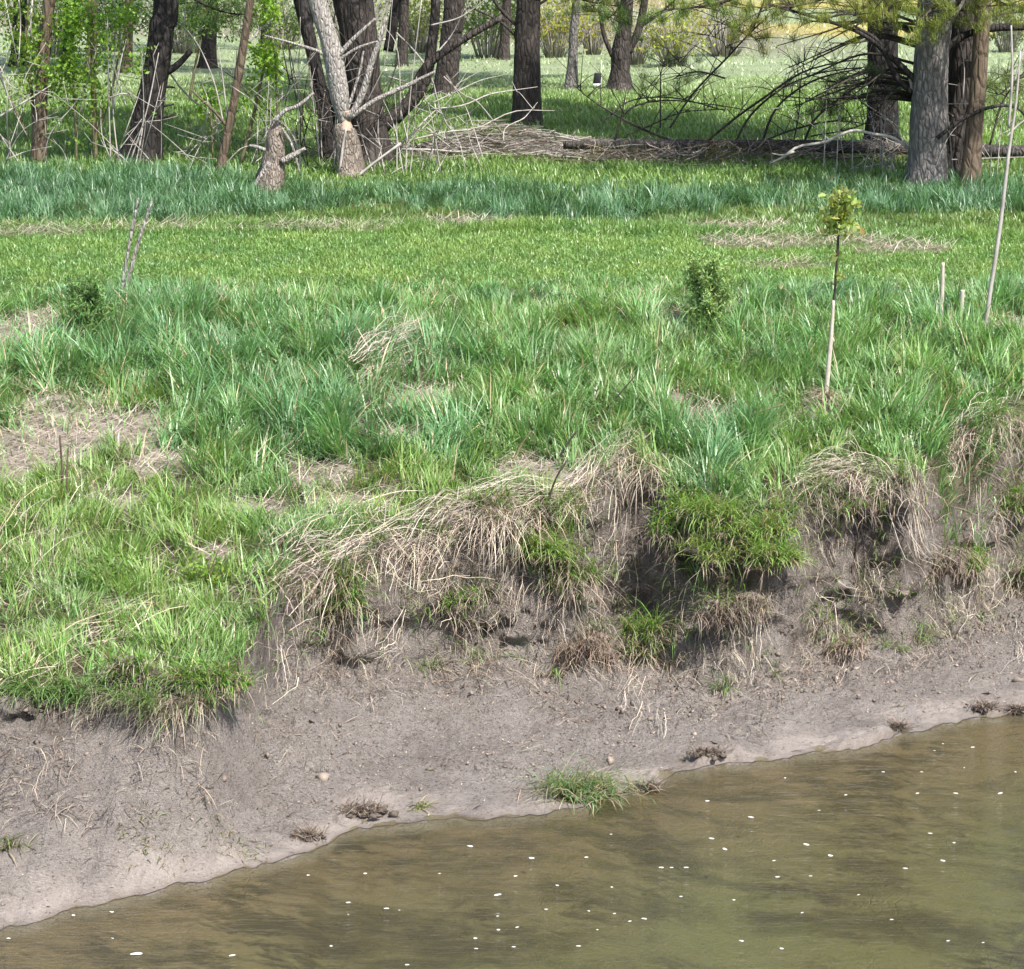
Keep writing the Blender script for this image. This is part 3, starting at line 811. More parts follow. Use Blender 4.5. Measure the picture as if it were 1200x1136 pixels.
def hanging(n, line_px, length, col=(.45, .375, .29), out=1.1, spread=.06, w=(.0035, .007)):
    """dead blades and roots hanging down from the lip"""
    pts = np.array([at(*p) for p in line_px])
    u = RNG.uniform(0, len(pts) - 1, n); i = u.astype(int); i = np.minimum(i, len(pts) - 2); f = (u - i)[:, None]
    P = pts[i] * (1 - f) + pts[i + 1] * f + RNG.normal(0, spread, (n, 3)) * np.array([1, 1, .4])
    h, dy = land(P[:, 0], P[:, 1])
    P[:, 2] = np.maximum(P[:, 2], h - .03) + .01
    P[:, 1] -= .05
    phi = -1.57 + RNG.normal(-.25, .55, n)
    return blades(P, RNG.uniform(*length, n), RNG.uniform(*w, n), phi, RNG.uniform(.5, 1.6, n), RNG.uniform(.6, out + .9, n), np.where((RNG.random(n) < .2)[:, None], vary((.17, .13, .10), n, .3), vary(np.array(col) * 1.15, n, .25, .05)), 3, (1, 1, .8))

def straw_mat(name, label, jobs, cat='dead grass', group=None):
    g = Geo()
    for kind, args in jobs:
        g.add(*(drape if kind == 'd' else hanging)(**args))
    o = obj(name, g.mesh(name, M['straw']), label=label, cat=None, group=group, kind='stuff')
    return o

straw_mat('dead_grass_mat', 'long tan dead grass combed along the bank lip in the centre', [
    ('d', dict(n=330, line_px=[(330, 690), (380, 665), (450, 645), (520, 612), (590, 588)], spread=.10, length=(.3, .9))),
    ('d', dict(n=210, line_px=[(440, 640), (520, 605), (590, 585), (660, 580), (730, 545)], spread=.07, length=(.4, 1.0))),
    ('d', dict(n=160, line_px=[(330, 650), (390, 625), (450, 600)], spread=.10, length=(.25, .6), along=.5)),
    ('h', dict(n=240, line_px=[(340, 690), (400, 670), (470, 650), (540, 620), (600, 600)], length=(.2, .65))),
    ('h', dict(n=130, line_px=[(560, 612), (600, 610), (640, 620)], length=(.35, .75)))])
straw_mat('dead_grass_mat', 'bunched tan dead grass hanging at the peak of the bank edge', [
    ('d', dict(n=150, line_px=[(640, 600), (690, 565), (745, 525)], spread=.06, length=(.3, .7))),
    ('h', dict(n=150, line_px=[(720, 540), (750, 535), (765, 555)], length=(.25, .7)))])
straw_mat('dead_grass_mat', 'matted tan dead grass arch over the hollow on the right bank', [
    ('d', dict(n=230, line_px=[(935, 560), (985, 548), (1030, 556), (1065, 578)], spread=.06, length=(.25, .6))),
    ('h', dict(n=170, line_px=[(940, 570), (1000, 560), (1060, 580)], length=(.2, .6)))])
straw_mat('dead_grass_mat', 'dead grass bunch beside the bare chute at far right', [
    ('d', dict(n=190, line_px=[(1105, 545), (1125, 512), (1165, 497), (1205, 480)], spread=.06, length=(.25, .55))),
    ('h', dict(n=110, line_px=[(1110, 525), (1150, 505), (1200, 490)], length=(.2, .5)))])
straw_mat('dead_grass_mat', 'pale reed stems fanned over the bank edge at far left', [
    ('d', dict(n=120, line_px=[(-30, 835), (30, 790), (90, 750), (130, 735)], spread=.09, length=(.4, .9), lift=.05, col=(.56, .48, .36))),
    ('d', dict(n=30, line_px=[(90, 770), (170, 735)], spread=.05, length=(.3, .7), lift=.05, col=(.56, .48, .36)))])
straw_mat('dead_grass_mat', 'pale bent reed stems leaning over grass at the left edge', [
    ('d', dict(n=46, line_px=[(-30, 690), (30, 650), (85, 590)], spread=.06, length=(.5, 1.0), lift=.12, col=(.54, .45, .33))),
    ('d', dict(n=34, line_px=[(20, 745), (55, 690), (85, 625)], spread=.04, length=(.4, .8), lift=.13, col=(.54, .45, .33)))])
straw_mat('dead_grass_mat', 'small tan straw bunch lying in the tall grass above the bank', [
    ('d', dict(n=170, line_px=[(418, 450), (450, 432), (488, 414)], spread=.07, length=(.3, .6), lift=.07, zoff=.2, along=.88)),
    ('d', dict(n=170, line_px=[(418, 455), (450, 440), (488, 424)], spread=.09, length=(.2, .5), lift=.05, zoff=.02, along=.7)),
    ('h', dict(n=80, line_px=[(425, 430), (455, 420), (490, 410)], length=(.2, .4)))])

straw_mat('dead_grass_mat', 'loose dead stems trailing down the broken face of the bank', [
    ('d', dict(n=n_, line_px=l_, spread=sp_, length=(.2, .6), lift=.035, along=.8)) for n_, l_, sp_ in (
        (90, [(592, 612), (582, 655), (565, 705)], .10), (60, [(500, 650), (470, 695), (452, 745)], .09), (70, [(735, 560), (705, 610), (690, 680)], .10), (60, [(655, 715), (690, 790)], .10),
        (50, [(742, 770), (752, 845)], .08), (50, [(950, 600), (965, 670)], .10), (60, [(1165, 600), (1150, 690)], .10), (60, [(1180, 690), (1192, 770)], .10), (50, [(860, 700), (868, 800)], .12),
        (40, [(1000, 620), (1020, 690)], .12), (36, [(990, 740), (985, 800)], .10), (50, [(395, 690), (375, 760)], .08), (40, [(330, 720), (322, 790)], .06), (46, [(620, 640), (612, 720)], .10), (40, [(1080, 640), (1100, 720)], .12), (30, [(1120, 700), (1130, 760)], .1))])
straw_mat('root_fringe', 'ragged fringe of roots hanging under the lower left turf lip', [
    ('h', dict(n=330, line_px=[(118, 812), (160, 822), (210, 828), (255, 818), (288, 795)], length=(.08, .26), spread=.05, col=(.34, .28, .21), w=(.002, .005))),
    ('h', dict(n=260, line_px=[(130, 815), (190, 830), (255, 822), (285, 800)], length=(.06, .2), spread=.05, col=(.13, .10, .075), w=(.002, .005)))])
def bank_fringe():
    g = Geo()
    def burst(x, y, n, L, gf, spread, out=.05):
        m = len(x); xx = np.repeat(x, n) + RNG.normal(0, spread, m * n); yy = np.repeat(y, n) + RNG.normal(0, spread * .6, m * n)
        P = place(xx, yy); P[:, 1] -= out; N = len(P)
        gg = np.repeat(gf, n); u = RNG.random(N); isg = (u < gg)[:, None]
        dead = np.where((RNG.random(N) < .28)[:, None], vary((.15, .118, .092), N, .3), vary((.52, .455, .37), N, .25, .04))
        col = np.where(isg, vary((.165, .275, .085), N, .25, .08), dead)
        ln = np.repeat(RNG.uniform(*L, m), n) * RNG.uniform(.35, 1.2, N)
        ph = np.repeat(-1.57 + RNG.normal(-.1, .4, m), n) + RNG.normal(0, .6, N)
        th = np.where(isg[:, 0], RNG.uniform(.1, 1.0, N), RNG.uniform(.6, 1.9, N)); cu = np.where(isg[:, 0], RNG.uniform(.8, 2.1, N), RNG.uniform(.4, 1.6, N))
        g.add(*blades(P, ln, np.where(isg[:, 0], RNG.uniform(.005, .010, N), RNG.uniform(.0025, .0055, N)), ph, th, cu, col, 3, (1, .95, .75)))
    # along the lip
    m = 900
    x = RNG.uniform(-4.8, 5.4, m); pn = fbm(x * 1.6, 0 * x, 175, 3)
    k = pn > -.25
    x, pn = x[k], pn[k]
    burst(x, edge(x) - .02 + RNG.normal(0, .05, len(x)), 9, (.12, .42), np.clip(.42 + .8 * fbm(x * 2.3, 0 * x + 5, 176, 2), .1, .9), .035)
    # tufts and root bunches down the face
    m = 330
    x = RNG.uniform(-1.7, 5.3, m); f = RNG.uniform(-.05, .95, m)
    y = edge(x) - scarp_w(x) * (1 - f)
    k = fbm(x * 2.6, f * 3, 177, 2) > -.1
    x, y, f = x[k], y[k], f[k]
    burst(x, y, 26, (.10, .36), np.where(RNG.random(len(x)) < .42, .65, .04), .04)
    obj('bank_fringe', g.mesh('bank_fringe', M['grass']), kind='stuff', label='ragged fringe of grass, straw and roots hanging down the bank face')
bank_fringe()
def scarp_stems():
    n = 6500
    x = RNG.uniform(-4.6, 5.2, n); f = RNG.uniform(-1.2, 1.05, n)
    y = edge(x) - scarp_w(x) * (1 - f)
    keep = (fbm(x * 2.2, y * 2, 171, 3) > -.15) & (y > shore(x) + .5)
    x, y = x[keep], y[keep]; n = len(x)
    P = place(x, y); P[:, 2] += .015
    col = np.where((RNG.random(n) < .45)[:, None], vary((.14, .11, .088), n, .3), vary((.42, .35, .275), n, .22, .04))
    v = blades(P, RNG.uniform(.05, .30, n), RNG.uniform(.003, .0065, n), -1.57 + RNG.normal(-.25, .9, n), RNG.uniform(.5, 1.6, n), RNG.uniform(.5, 1.5, n), col, 3, (1, 1, .8))
    obj('root_litter', Geo().add(*v).mesh('root_litter', M['straw']), kind='stuff', label='dead roots and stems sticking out of the bank face')
scarp_stems()

# slumped turf clumps: soil, roots hanging from it and the grass on top
def lump(geo, c, rx, ry, rz, seed, sides=26, rings=16, amp=.28):
    th = np.linspace(0, 2 * math.pi, sides, endpoint=False); ph = np.linspace(.02, math.pi - .02, rings)
    T, F = np.meshgrid(th, ph)
    d = np.stack([np.cos(T) * np.sin(F), np.sin(T) * np.sin(F), np.cos(F)], -1)
    r = 1 + amp * fbm(d[..., 0] * 2.2 + seed * 7.7 + d[..., 2], d[..., 1] * 2.2 + d[..., 2] * 1.7, seed, 4, .6)
    v = np.asarray(c) + d * r[..., None] * np.array([rx, ry, rz])
    i = np.arange(rings - 1)[:, None] * sides; j = np.arange(sides)[None, :]; j2 = (j + 1) % sides
    q = np.stack([i + j, i + sides + j, i + sides + j2, i + j2], -1).reshape(-1, 4)
    geo.add(v.reshape(-1, 3), None, q)

def turf_clump(px, py, rx, ry, rz, label, green=120, roots=140, gl=(.12, .3), rl=(.12, .34), gcol=(.14, .265, .05), seed=1, up=.0, rootcol=(.36, .30, .235)):
    c = at(px, py); c = c + np.array([0, -.03, up + .05])
    o = empty('turf_clump', c)
    tag(o, label, 'turf clump', 'slumped turf clumps on the bank')
    rr = np.random.default_rng(seed)
    g = Geo(); L = []
    for k in range(7):                              # a ragged mass of several lumps, not one ball
        f = rr.uniform(.35, .75) if k else .85
        cc = np.array([rr.normal(0, .55) * rx, rr.normal(.1, .35) * ry, rr.normal(-.1, .45) * rz]) if k else np.zeros(3)
        lump(g, cc, rx * f * .62, ry * f * .62, rz * f * .62 * rr.uniform(.7, 1.2), seed * 10 + k, 20, 13, .5)
        L.append((cc, f))
    obj('soil', g.mesh('turf_soil', M['soil'], False), o)
    def skin(n, lo, hi):
        w = rr.integers(0, 7, n)
        C = np.array([L[i][0] for i in w]); F = np.array([L[i][1] for i in w])[:, None]
        ph = rr.uniform(0, 2 * math.pi, n); z = rr.uniform(lo, hi, n); r = np.sqrt(1 - z * z)
        return C + np.stack([np.cos(ph) * r * rx, -np.abs(np.sin(ph)) * r * ry, z * rz], -1) * .95 * F
    if roots:
        roots = int(roots * 1.7); P = skin(roots, -.5, .9)
        ln = rr.uniform(*rl, roots) * np.where(rr.random(roots) < .35, rr.uniform(.3, .7, roots), 1)
        rc = np.where((rr.random(roots) < .3)[:, None], vary((.12, .095, .075), roots, .3), vary(rootcol, roots, .28, .05))
        v = blades(P, ln, RNG.uniform(.003, .0065, roots), -1.57 + rr.normal(-.2, .8, roots), rr.uniform(.3, 1.9, roots), rr.uniform(.3, 1.9, roots), rc, 3, (1, 1, .8))
        obj('roots', Geo().add(*v).mesh('turf_roots', M['straw']), o, kind='stuff')
    if green:
        P = skin(int(green * 1.7), -.1, .98); green = len(P)
        v = blades(P, rr.uniform(*gl, green) * rr.uniform(.5, 1.25, green), RNG.uniform(.006, .012, green), -1.57 + rr.normal(0, 1.0, green), np.abs(rr.normal(.45, .4, green)), rr.uniform(.5, 2.0, green), np.where((rr.random(green) < .2)[:, None], vary((.42, .35, .24), green), vary(np.array(gcol) * 1.25, green, .2, .08)), 3)
        obj('grass', Geo().add(*v).mesh('turf_grass', M['grass']), o, kind='stuff')
    return o

turf_clump(160, 800, .26, .20, .07, 'turf lip with dark roots overhanging the mud at lower left', 180, 260, (.1, .24), (.08, .2), seed=3, up=.02)
turf_clump(238, 806, .26, .20, .07, 'grassy turf lip with a fringe of pale roots, left of the hollow', 420, 420, (.12, .3), (.1, .26), seed=4, up=.02)
turf_clump(410, 720, .17, .18, .22, 'green tufted turf clump hanging under the straw mat, left of centre', 260, 220, (.12, .3), (.15, .42), seed=5, up=.05)
turf_clump(535, 725, .12, .13, .14, 'small turf clump with bright green tuft below the straw curtain', 120, 110, (.1, .22), (.1, .26), seed=6, up=.05)
turf_clump(668, 690, .24, .2, .22, 'broad turf clump with drooping green blades in the middle of the scarp', 300, 260, (.12, .3), (.15, .45), seed=7, up=.06, gcol=(.13, .23, .055))
turf_clump(690, 775, .20, .16, .15, 'brown rooty sod slumped low on the mud slope', 0, 330, rl=(.15, .36), seed=8, up=.04, rootcol=(.30, .225, .165))
turf_clump(752, 770, .12, .14, .20, 'slumped clump with long green and straw blades, lowest on the slope', 260, 190, (.15, .36), (.15, .4), seed=9, up=.05, gcol=(.15, .25, .06))
turf_clump(575, 600, .16, .14, .10, 'dark leafy turf knob under the straw arch', 90, 50, (.08, .2), seed=10, up=.02)
turf_clump(780, 640, .17, .2, .16, 'dark turf lump under the leafy green tuft on the scarp', 150, 150, (.12, .28), seed=11, up=.03)
turf_clump(865, 730, .24, .16, .12, 'dark crumbling sod with tangled roots below the green tongue', 30, 380, (.08, .2), (.1, .3), seed=12, up=.05, rootcol=(.24, .19, .15))
turf_clump(1048, 722, .10, .14, .07, 'grey mud clod jutting over a black shadow on the right', 24, 30, (.05, .1), (.05, .14), seed=13, up=.09)
turf_clump(1010, 600, .24, .2, .13, 'dark turf hump beneath the matted straw arch', 110, 180, (.1, .26), (.12, .3), seed=14, up=.03)
turf_clump(1095, 680, .22, .16, .16, 'dark rooty sod shelf left of the bright green tuft', 40, 300, (.08, .18), (.1, .32), seed=15, up=.04, rootcol=(.26, .21, .165))
turf_clump(1135, 680, .12, .13, .11, 'bright green tuft on a sod shelf at the right', 230, 130, (.12, .24), (.1, .36), seed=16, up=.07, gcol=(.17, .30, .06))
turf_clump(1190, 690, .2, .2, .18, 'straw hung turf clump at the right edge of the bank', 120, 260, (.12, .28), (.15, .42), seed=17, up=.05)
turf_clump(990, 770, .16, .14, .06, 'flat rooty sod fallen low on the right slope', 30, 200, (.06, .16), (.1, .26), seed=18, up=.02, rootcol=(.36, .28, .22))
turf_clump(1185, 610, .22, .22, .12, 'green and straw turf step below the far right edge', 170, 160, (.12, .3), (.15, .3), seed=19, up=.04)

for px_, py_, rx_, lb_, sd_ in ((832, 612, .26, 'upper left green turf tuft of the grass tongue spilling down the bank', 61), (885, 625, .26, 'upper right green turf tuft of the grass tongue spilling down the bank', 62),
                                (845, 655, .22, 'lowest green turf tuft of the grass tongue spilling down the bank', 63), (905, 662, .20, 'right foot of the grass tongue, short green blades over mud', 64), (640, 655, .16, 'thin green tuft in the root curtain left of the broad clump', 65)):
    turf_clump(px_, py_, rx_, .2, .1, lb_, 330, 90, (.14, .32), (.1, .3), seed=sd_, up=-.02, gcol=(.20, .31, .085))

def waterside_tuft(px, py, rx, n, label, gl, col, dead=.35, seed=30, lift=.02):
    c = at(px, py) + np.array([0, 0, lift])
    o = empty('grass_tuft', c); tag(o, label, 'grass tuft', 'grass tufts at the waterline')
    if rx > .2 and seed < 33:
        g = Geo(); lump(g, (0, 0, -.075), rx * .6, rx * .45, .06, seed, 18, 10)
        obj('soil', g.mesh('tuft_soil', M['soil_wet']), o)
    P = np.stack([RNG.normal(0, rx * .45, n), RNG.normal(0, rx * .3, n), np.full(n, -.01 - lift)], -1)
    P[:, 2] += np.array([ground_z(c[0] + a[0], c[1] + a[1]) for a in P]) - (c[2] - lift)
    cc = np.where((RNG.random(n) < dead)[:, None], vary((.45, .38, .28), n), vary(col, n))
    v = blades(P, RNG.uniform(*gl, n), RNG.uniform(.006, .011, n), -1.4 + RNG.normal(0, .9, n), RNG.uniform(.3, 1.1, n), RNG.uniform(.6, 1.5, n), cc, 3)
    obj('grass', Geo().add(*v).mesh('tuft_grass', M['grass']), o, kind='stuff')
waterside_tuft(682, 925, .34, 620, 'green and straw grass tuft drooping into the water', (.16, .42), (.155, .27, .11), .4)
waterside_tuft(492, 945, .07, 46, 'tiny pale green tuft at the waterline left of the big one', (.06, .14), (.22, .26, .08), .2, 31)
waterside_tuft(10, 990, .12, 60, 'thin pale green tuft on the mud at the left edge', (.08, .2), (.20, .25, .09), .4, 32)
waterside_tuft(265, 985, .30, 110, 'sparse yellowish tuft on the smooth mud at lower left', (.05, .13), (.24, .25, .11), .5, 33, .0)
waterside_tuft(175, 978, .28, 80, 'sparse short pale blades on the mud left of the yellowish tuft', (.04, .1), (.24, .27, .11), .3, 34, .0)

def clod(px, py, rx, ry, rz, label, seed):
    c = at(px, py)
    g = Geo(); rr = np.random.default_rng(seed)
    for k in range(70):
        f = rr.uniform(.05, .2)
        lump(g, (rr.normal(0, .5) * rx, rr.normal(0, .45) * ry, rz * rr.uniform(-.3, .35)), rx * f, ry * f * 1.3, rz * f * 2., seed * 30 + k, 9, 6, .8)
    n = 340
    P = np.stack([RNG.normal(0, rx * .5, n), RNG.normal(0, ry * .4, n), np.full(n, rz * .5)], -1)
    o = empty('mud_clod', c); tag(o, label, 'mud clod', 'dark clods along the waterline')
    obj('soil', g.mesh('clod_soil', M['soil_wet']), o, kind='stuff')
    v = blades(P, RNG.uniform(.03, .13, n), .0045, RNG.uniform(0, 6.28, n), RNG.uniform(.6, 1.7, n), RNG.uniform(.2, .9, n), np.where((RNG.random(n) < .6)[:, None], vary((.07, .055, .045), n, .4), vary((.30, .235, .18), n, .3)), 2)
    obj('rootlets', Geo().add(*v).mesh('clod_roots', M['straw']), o, kind='stuff')
clod(425, 952, .19, .10, .06, 'long dark rooty clod at the waterline, left of the grass tuft', 41)
clod(760, 926, .09, .06, .04, 'small brown leafy clod at the waterline right of the grass tuft', 42)
clod(828, 884, .12, .07, .05, 'dark twiggy clod above the waterline in the right half', 43)
clod(1052, 855, .06, .05, .05, 'small black lump at the waterline near the foam', 44)
clod(1155, 832, .11, .08, .05, 'dark undercut mud ledge at the waterline far right', 45)
clod(360, 982, .10, .06, .03, 'reddish brown leaf clump at the waterline at lower left', 46)
clod(1192, 836, .06, .05, .04, 'brown lump at the right end of the waterline', 47)

# foam flecks drifting on the water
def foam_mesh(k):
    g = Geo()
    n = 12
    th = np.arange(n) / n * 2 * math.pi
    r = 1 + .25 * np.sin(th * 2 + k) + .12 * np.sin(th * 3 + 2 * k)
    ring = np.stack([np.cos(th) * r * 1.3, np.sin(th) * r * .9, np.zeros(n)], -1)
    v = np.vstack([ring, ring * .65 + np.array([0, 0, .28]), [[0, 0, .36]]])
    j = np.arange(n); j2 = (j + 1) % n
    g.add(v, np.stack([np.full(n, 2 * n), n + j, n + j2], -1), np.stack([j, j2, n + j2, n + j], -1))
    return g.mesh('foam_fleck', M['foam'], True)
FM = [foam_mesh(k) for k in range(5)]
FOAM = [(829, 939, 5), (800, 905, 4), (880, 958, 5), (850, 996, 4), (920, 912, 4), (991, 932, 5), (1080, 905, 4), (1140, 876, 4), (1078, 856, 5), (1064, 857, 4), (1105, 872, 3), (1172, 930, 5), (1090, 977, 4),
        (945, 990, 5), (973, 1003, 5), (911, 1028, 6), (907, 1009, 4), (950, 1027, 4), (834, 983, 5), (849, 995, 5), (798, 1051, 5), (804, 1017, 4), (787, 1017, 4), (869, 1103, 5), (916, 1112, 4), (940, 1070, 4),
        (1006, 1049, 3), (1061, 1018, 4), (1105, 1009, 4), (1118, 988, 4), (1111, 1103, 5), (1152, 1105, 4), (1045, 1078, 3), (551, 992, 5), (623, 1006, 6), (604, 1027, 4), (583, 1049, 6), (453, 1065, 5), (468, 1067, 3),
        (428, 1024, 4), (408, 1058, 4), (515, 1024, 3), (640, 1066, 5), (653, 1038, 5), (584, 1090, 6), (583, 1074, 4), (606, 1087, 4), (558, 1112, 5), (602, 1110, 4), (557, 1100, 4), (720, 1071, 4), (738, 1080, 4),
        (755, 1077, 4), (690, 1068, 4), (717, 1040, 4), (687, 1005, 4), (716, 978, 4), (678, 1109, 5), (775, 1017, 4), (388, 1109, 4), (477, 1131, 4), (272, 1120, 5), (160, 1118, 9), (131, 1069, 5), (86, 1073, 6),
        (361, 1026, 5), (10, 1100, 5), (132, 1100, 3), (408, 1072, 3), (1190, 905, 4), (1130, 900, 3), (1035, 905, 3), (960, 950, 3), (700, 1090, 3), (860, 1055, 3), (1075, 930, 4), (1095, 880, 3), (1120, 930, 5)]
for k, (px, py, s) in enumerate(FOAM):
    Y = rowY(py, 0); p = pix(px, py, Y)
    if Y > shore(p[0]) - .05: continue
    o = obj('foam_fleck', FM[k % 5], None, (p[0], p[1], .002))
    r = metres(s, Y) * .5 * random.uniform(.6, 1.15)
    o.scale = (r, r * .9, r * .5); o.rotation_euler.z = random.uniform(-.4, .4)
    big = s >= 9
    tag(o, 'largest pale foam blob on the water at lower left' if big else 'small white foam fleck floating on the creek', 'foam fleck', 'foam flecks on the creek')

# ------------------------------------------------------------------ trees
def trunk_path(pxs, Y):
    """pixel stations (x, y, width) from the base up, at depth Y -> points and radii"""
    return [pix(x, y, Y) for x, y, w in pxs], [metres(w, Y) / 2 for x, y, w in pxs]

def pine_crown(seed, z0, z1, rmax, nb=70):
    r = np.random.default_rng(seed)
    g = Geo(); T = []
    for b in range(nb):
        f = (b + r.random()) / nb
        z = z0 + (z1 - z0) * f
        L = rmax * (1 - .8 * f) * r.uniform(.55, 1.1)
        a = r.uniform(0, 6.283)
        tip = np.array([math.cos(a) * L, math.sin(a) * L, z - .12 * L + r.normal(0, .15)])
        mid = np.array([math.cos(a) * L * .5, math.sin(a) * L * .5, z + .06 * L])
        tube(g, [np.array([0, 0, z]), mid, tip], [.035, .022, .008], 4, 5, c=(.06, .05, .04))
        for _ in range(int(16 * L) + 4):
            u = r.uniform(.25, 1.0)
            T.append((1 - u) * np.array([0, 0, z]) + u * tip + np.array([0, 0, .06 * L * math.sin(u * 3.14)]) + r.normal(0, .16, 3))
    T = np.array(T); n = len(T); m = 9
    P = np.repeat(T, m, 0) + r.normal(0, .03, (n * m, 3))
    v = blades(P, r.uniform(.16, .30, n * m), .030, r.uniform(0, 6.283, n * m), r.uniform(.2, 2.0, n * m), r.uniform(-.2, .5, n * m), np.clip(np.array((.085, .12, .03)) * r.normal(1, .2, (n * m, 1)), .01, .3), 1)
    g.add(*v)
    return g.mesh('pine_crown', M['needle'])

def leaf_crown(seed, z0, z1, rmax, nl=6000, size=.12, col=(.14, .22, .04), nlimb=26):
    r = np.random.default_rng(seed)
    g = Geo(); P = []
    for b in range(nlimb):
        f = r.random()
        z = z0 + (z1 - z0) * f * .8
        a = r.uniform(0, 6.283); L = rmax * (1 - .45 * f) * r.uniform(.5, 1.05)
        tip = np.array([math.cos(a) * L, math.sin(a) * L, z + L * r.uniform(.2, .8)])
        tube(g, [np.array([0, 0, z]), tip * .5 + np.array([0, 0, z]) * .5 + r.normal(0, .1, 3), tip], [.04, .025, .008], 4, 6, c=(.08, .07, .06))
        for cl in range(5):
            u = r.uniform(.4, 1.05); c = (1 - u) * np.array([0, 0, z]) + u * tip
            P.append(c + r.normal(0, .22, (nl // (nlimb * 5), 3)))
    P = np.concatenate(P)
    g.add(*leaves(P, r.uniform(.6, 1.3, len(P)) * size, np.clip(np.array(col) * r.normal(1, .2, (len(P), 1)), .01, .5)))
    return g.mesh('leaf_crown', M['leaf'])

PC = [pine_crown(201, 3.6, 14, 2.7), pine_crown(202, 4.2, 15, 2.4), pine_crown(203, 3.2, 13, 3.0, 80)]
LC = [leaf_crown(211, 2.6, 9, 2.6), leaf_crown(212, 1.6, 6, 2.0, 6000, .13, (.19, .25, .045)), leaf_crown(213, 3.4, 10, 2.4, 5000, .13, (.10, .17, .045))]

def tree(name, label, base_row, stations, mat, crown=None, crown_z=0., cat='tree', height=None, group=None, Y=None, limbs=(), sides=22, furrow=.14, flare=.22):
    x0, y0 = stations[0][:2]
    Y = Y or at(x0, base_row)[1]
    pts, rd = trunk_path(stations, Y)
    zb = ground_z(pts[0][0], Y)
    pts[0] = np.array([pts[0][0], Y, zb - .06])
    base = np.array([pts[0][0], Y, zb])
    o = empty(name, base); tag(o, label, cat, group)
    top = pts[-1]
    if height:                                      # carry the trunk on above the frame
        d = pts[-1] - pts[-2]; d = d / max(d[2], 1e-3)
        up = np.array([d[0] * .6, 0, 1])
        for f in (.4, .75, 1.0):
            dz = (zb + height - top[2]) * f
            pts.append(top + up * dz * np.array([.5, 1, 1])); rd.append(rd[len(stations) - 1] * (1 - .86 * f))
    g = Geo(); tube(g, [p - base for p in pts], rd, sides, 60 if height else 34, .05, hash(label) % 97 if False else len(label), furrow, flare)
    obj('trunk', g.mesh(name + '_trunk', mat, True), o)
    for spec in limbs:
        lp, lm = spec[0], (spec[1] if len(spec) > 1 else mat)
        ps = [pix(a, b, Y + (q[0] if q else 0)) - base for a, b, w, *q in lp]
        rr = [metres(w, Y) / 2 for a, b, w, *q in lp]
        g = Geo(); tube(g, ps, rr, 9, len(ps) * 5, .06, 3, .08)
        obj('branch', g.mesh('branch', lm, True), o)
    if crown is not None:
        c = obj('crown', crown, o, (0, 0, crown_z), kind='stuff')
        c.location.x = float(pts[-2][0] - base[0]) * .7 if height else 0
        c.rotation_euler.z = random.uniform(0, 6.28)
        s = random.uniform(.92, 1.1); c.scale = (s, s, s)
    return o, base, Y

tree('young_tree', 'thin dark mottled trunk behind leafy saplings at far left', 192, [(45, 192, 17), (49, 110, 14), (52, 60, 14), (58, 0, 14), (62, -60, 13)], M['bark_brown'], LC[0], 0, height=9)
tree('leaning_tree', 'large dark trunk leaning right, with stub branches, on the left', 190, [(165, 190, 46), (175, 130, 34), (184, 80, 30), (190, 30, 29), (196, -20, 28)], M['bark_dark'], PC[1], 0, height=14,
     limbs=[([(188, 88, 10), (206, 78, 8), (224, 60, 6)],), ([(182, 106, 4), (196, 102, 3), (205, 103, 2)],), ([(178, 125, 4), (194, 124, 3), (204, 122, 2)],), ([(177, 138, 4), (196, 137, 3), (205, 133, 2)],)])
o_, b_, Y_ = tree('twisted_tree', 'broad dark multi stemmed trunk behind the broken grey tree', 190, [(436, 190, 46), (430, 130, 40), (424, 70, 41), (415, 0, 45), (410, -50, 44)], M['bark'], PC[2], 1.0, height=13,
     limbs=[([(385, 192, 20, .1), (380, 130, 17, .1), (366, 60, 16, .1), (352, 0, 16, .1), (346, -40, 15, .1)], M['bark_dark']), ([(398, 150, 14, .3), (372, 90, 13, .3), (362, 40, 12, .3), (360, -30, 12, .3)], M['bark_dark']),
            ([(448, 150, 16, .2), (480, 118, 13, .2), (500, 78, 11, .2), (540, 48, 9, .2), (590, 20, 7, .2)], M['bark']), ([(462, 140, 16, .3), (496, 100, 14, .3), (508, 40, 12, .3), (512, -30, 11, .3)], M['bark']),
            ([(455, 60, 12, .4), (462, 20, 12, .4), (470, -30, 11, .4)], M['bark_dark'])])
tree('slanting_sapling', 'slim grey trunk slanting right, left of the chewed stump', 203, [(256, 203, 11), (268, 150, 10), (281, 80, 9), (292, 10, 9), (297, -30, 8)], M['bark_brown'], LC[1], 2.5, height=7, sides=10,
     limbs=[([(268, 150, 4), (248, 128, 3), (224, 106, 2)],)])
tree('pine_tree', 'straight dark pine trunk, leftmost of the pines in the meadow', 112, [(521, 112, 30), (526, 70, 25), (529, 40, 24), (533, -10, 24)], M['bark'], PC[0], .5, height=14)
tree('pine_tree', 'straight dark pine trunk rising behind the brush pile', 146, [(616, 146, 34), (618, 90, 32), (618, 50, 29), (620, 0, 27), (621, -40, 26)], M['bark'], PC[1], .8, height=15,
     limbs=[([(612, 35, 5), (590, 15, 4), (570, -12, 3)],), ([(611, 48, 5), (585, 25, 3), (550, 8, 2)],), ([(622, 10, 4), (640, 0, 3), (652, -12, 2)],)])
tree('young_tree', 'slim pale grey trunk left of the black box', 106, [(669, 106, 16), (671, 70, 11), (672, 40, 10), (675, 0, 9)], M['bark_grey'], LC[2], 1.0, height=8, sides=12,
     limbs=[([(672, 60, 3), (684, 45, 2), (692, 32, 2)],)])
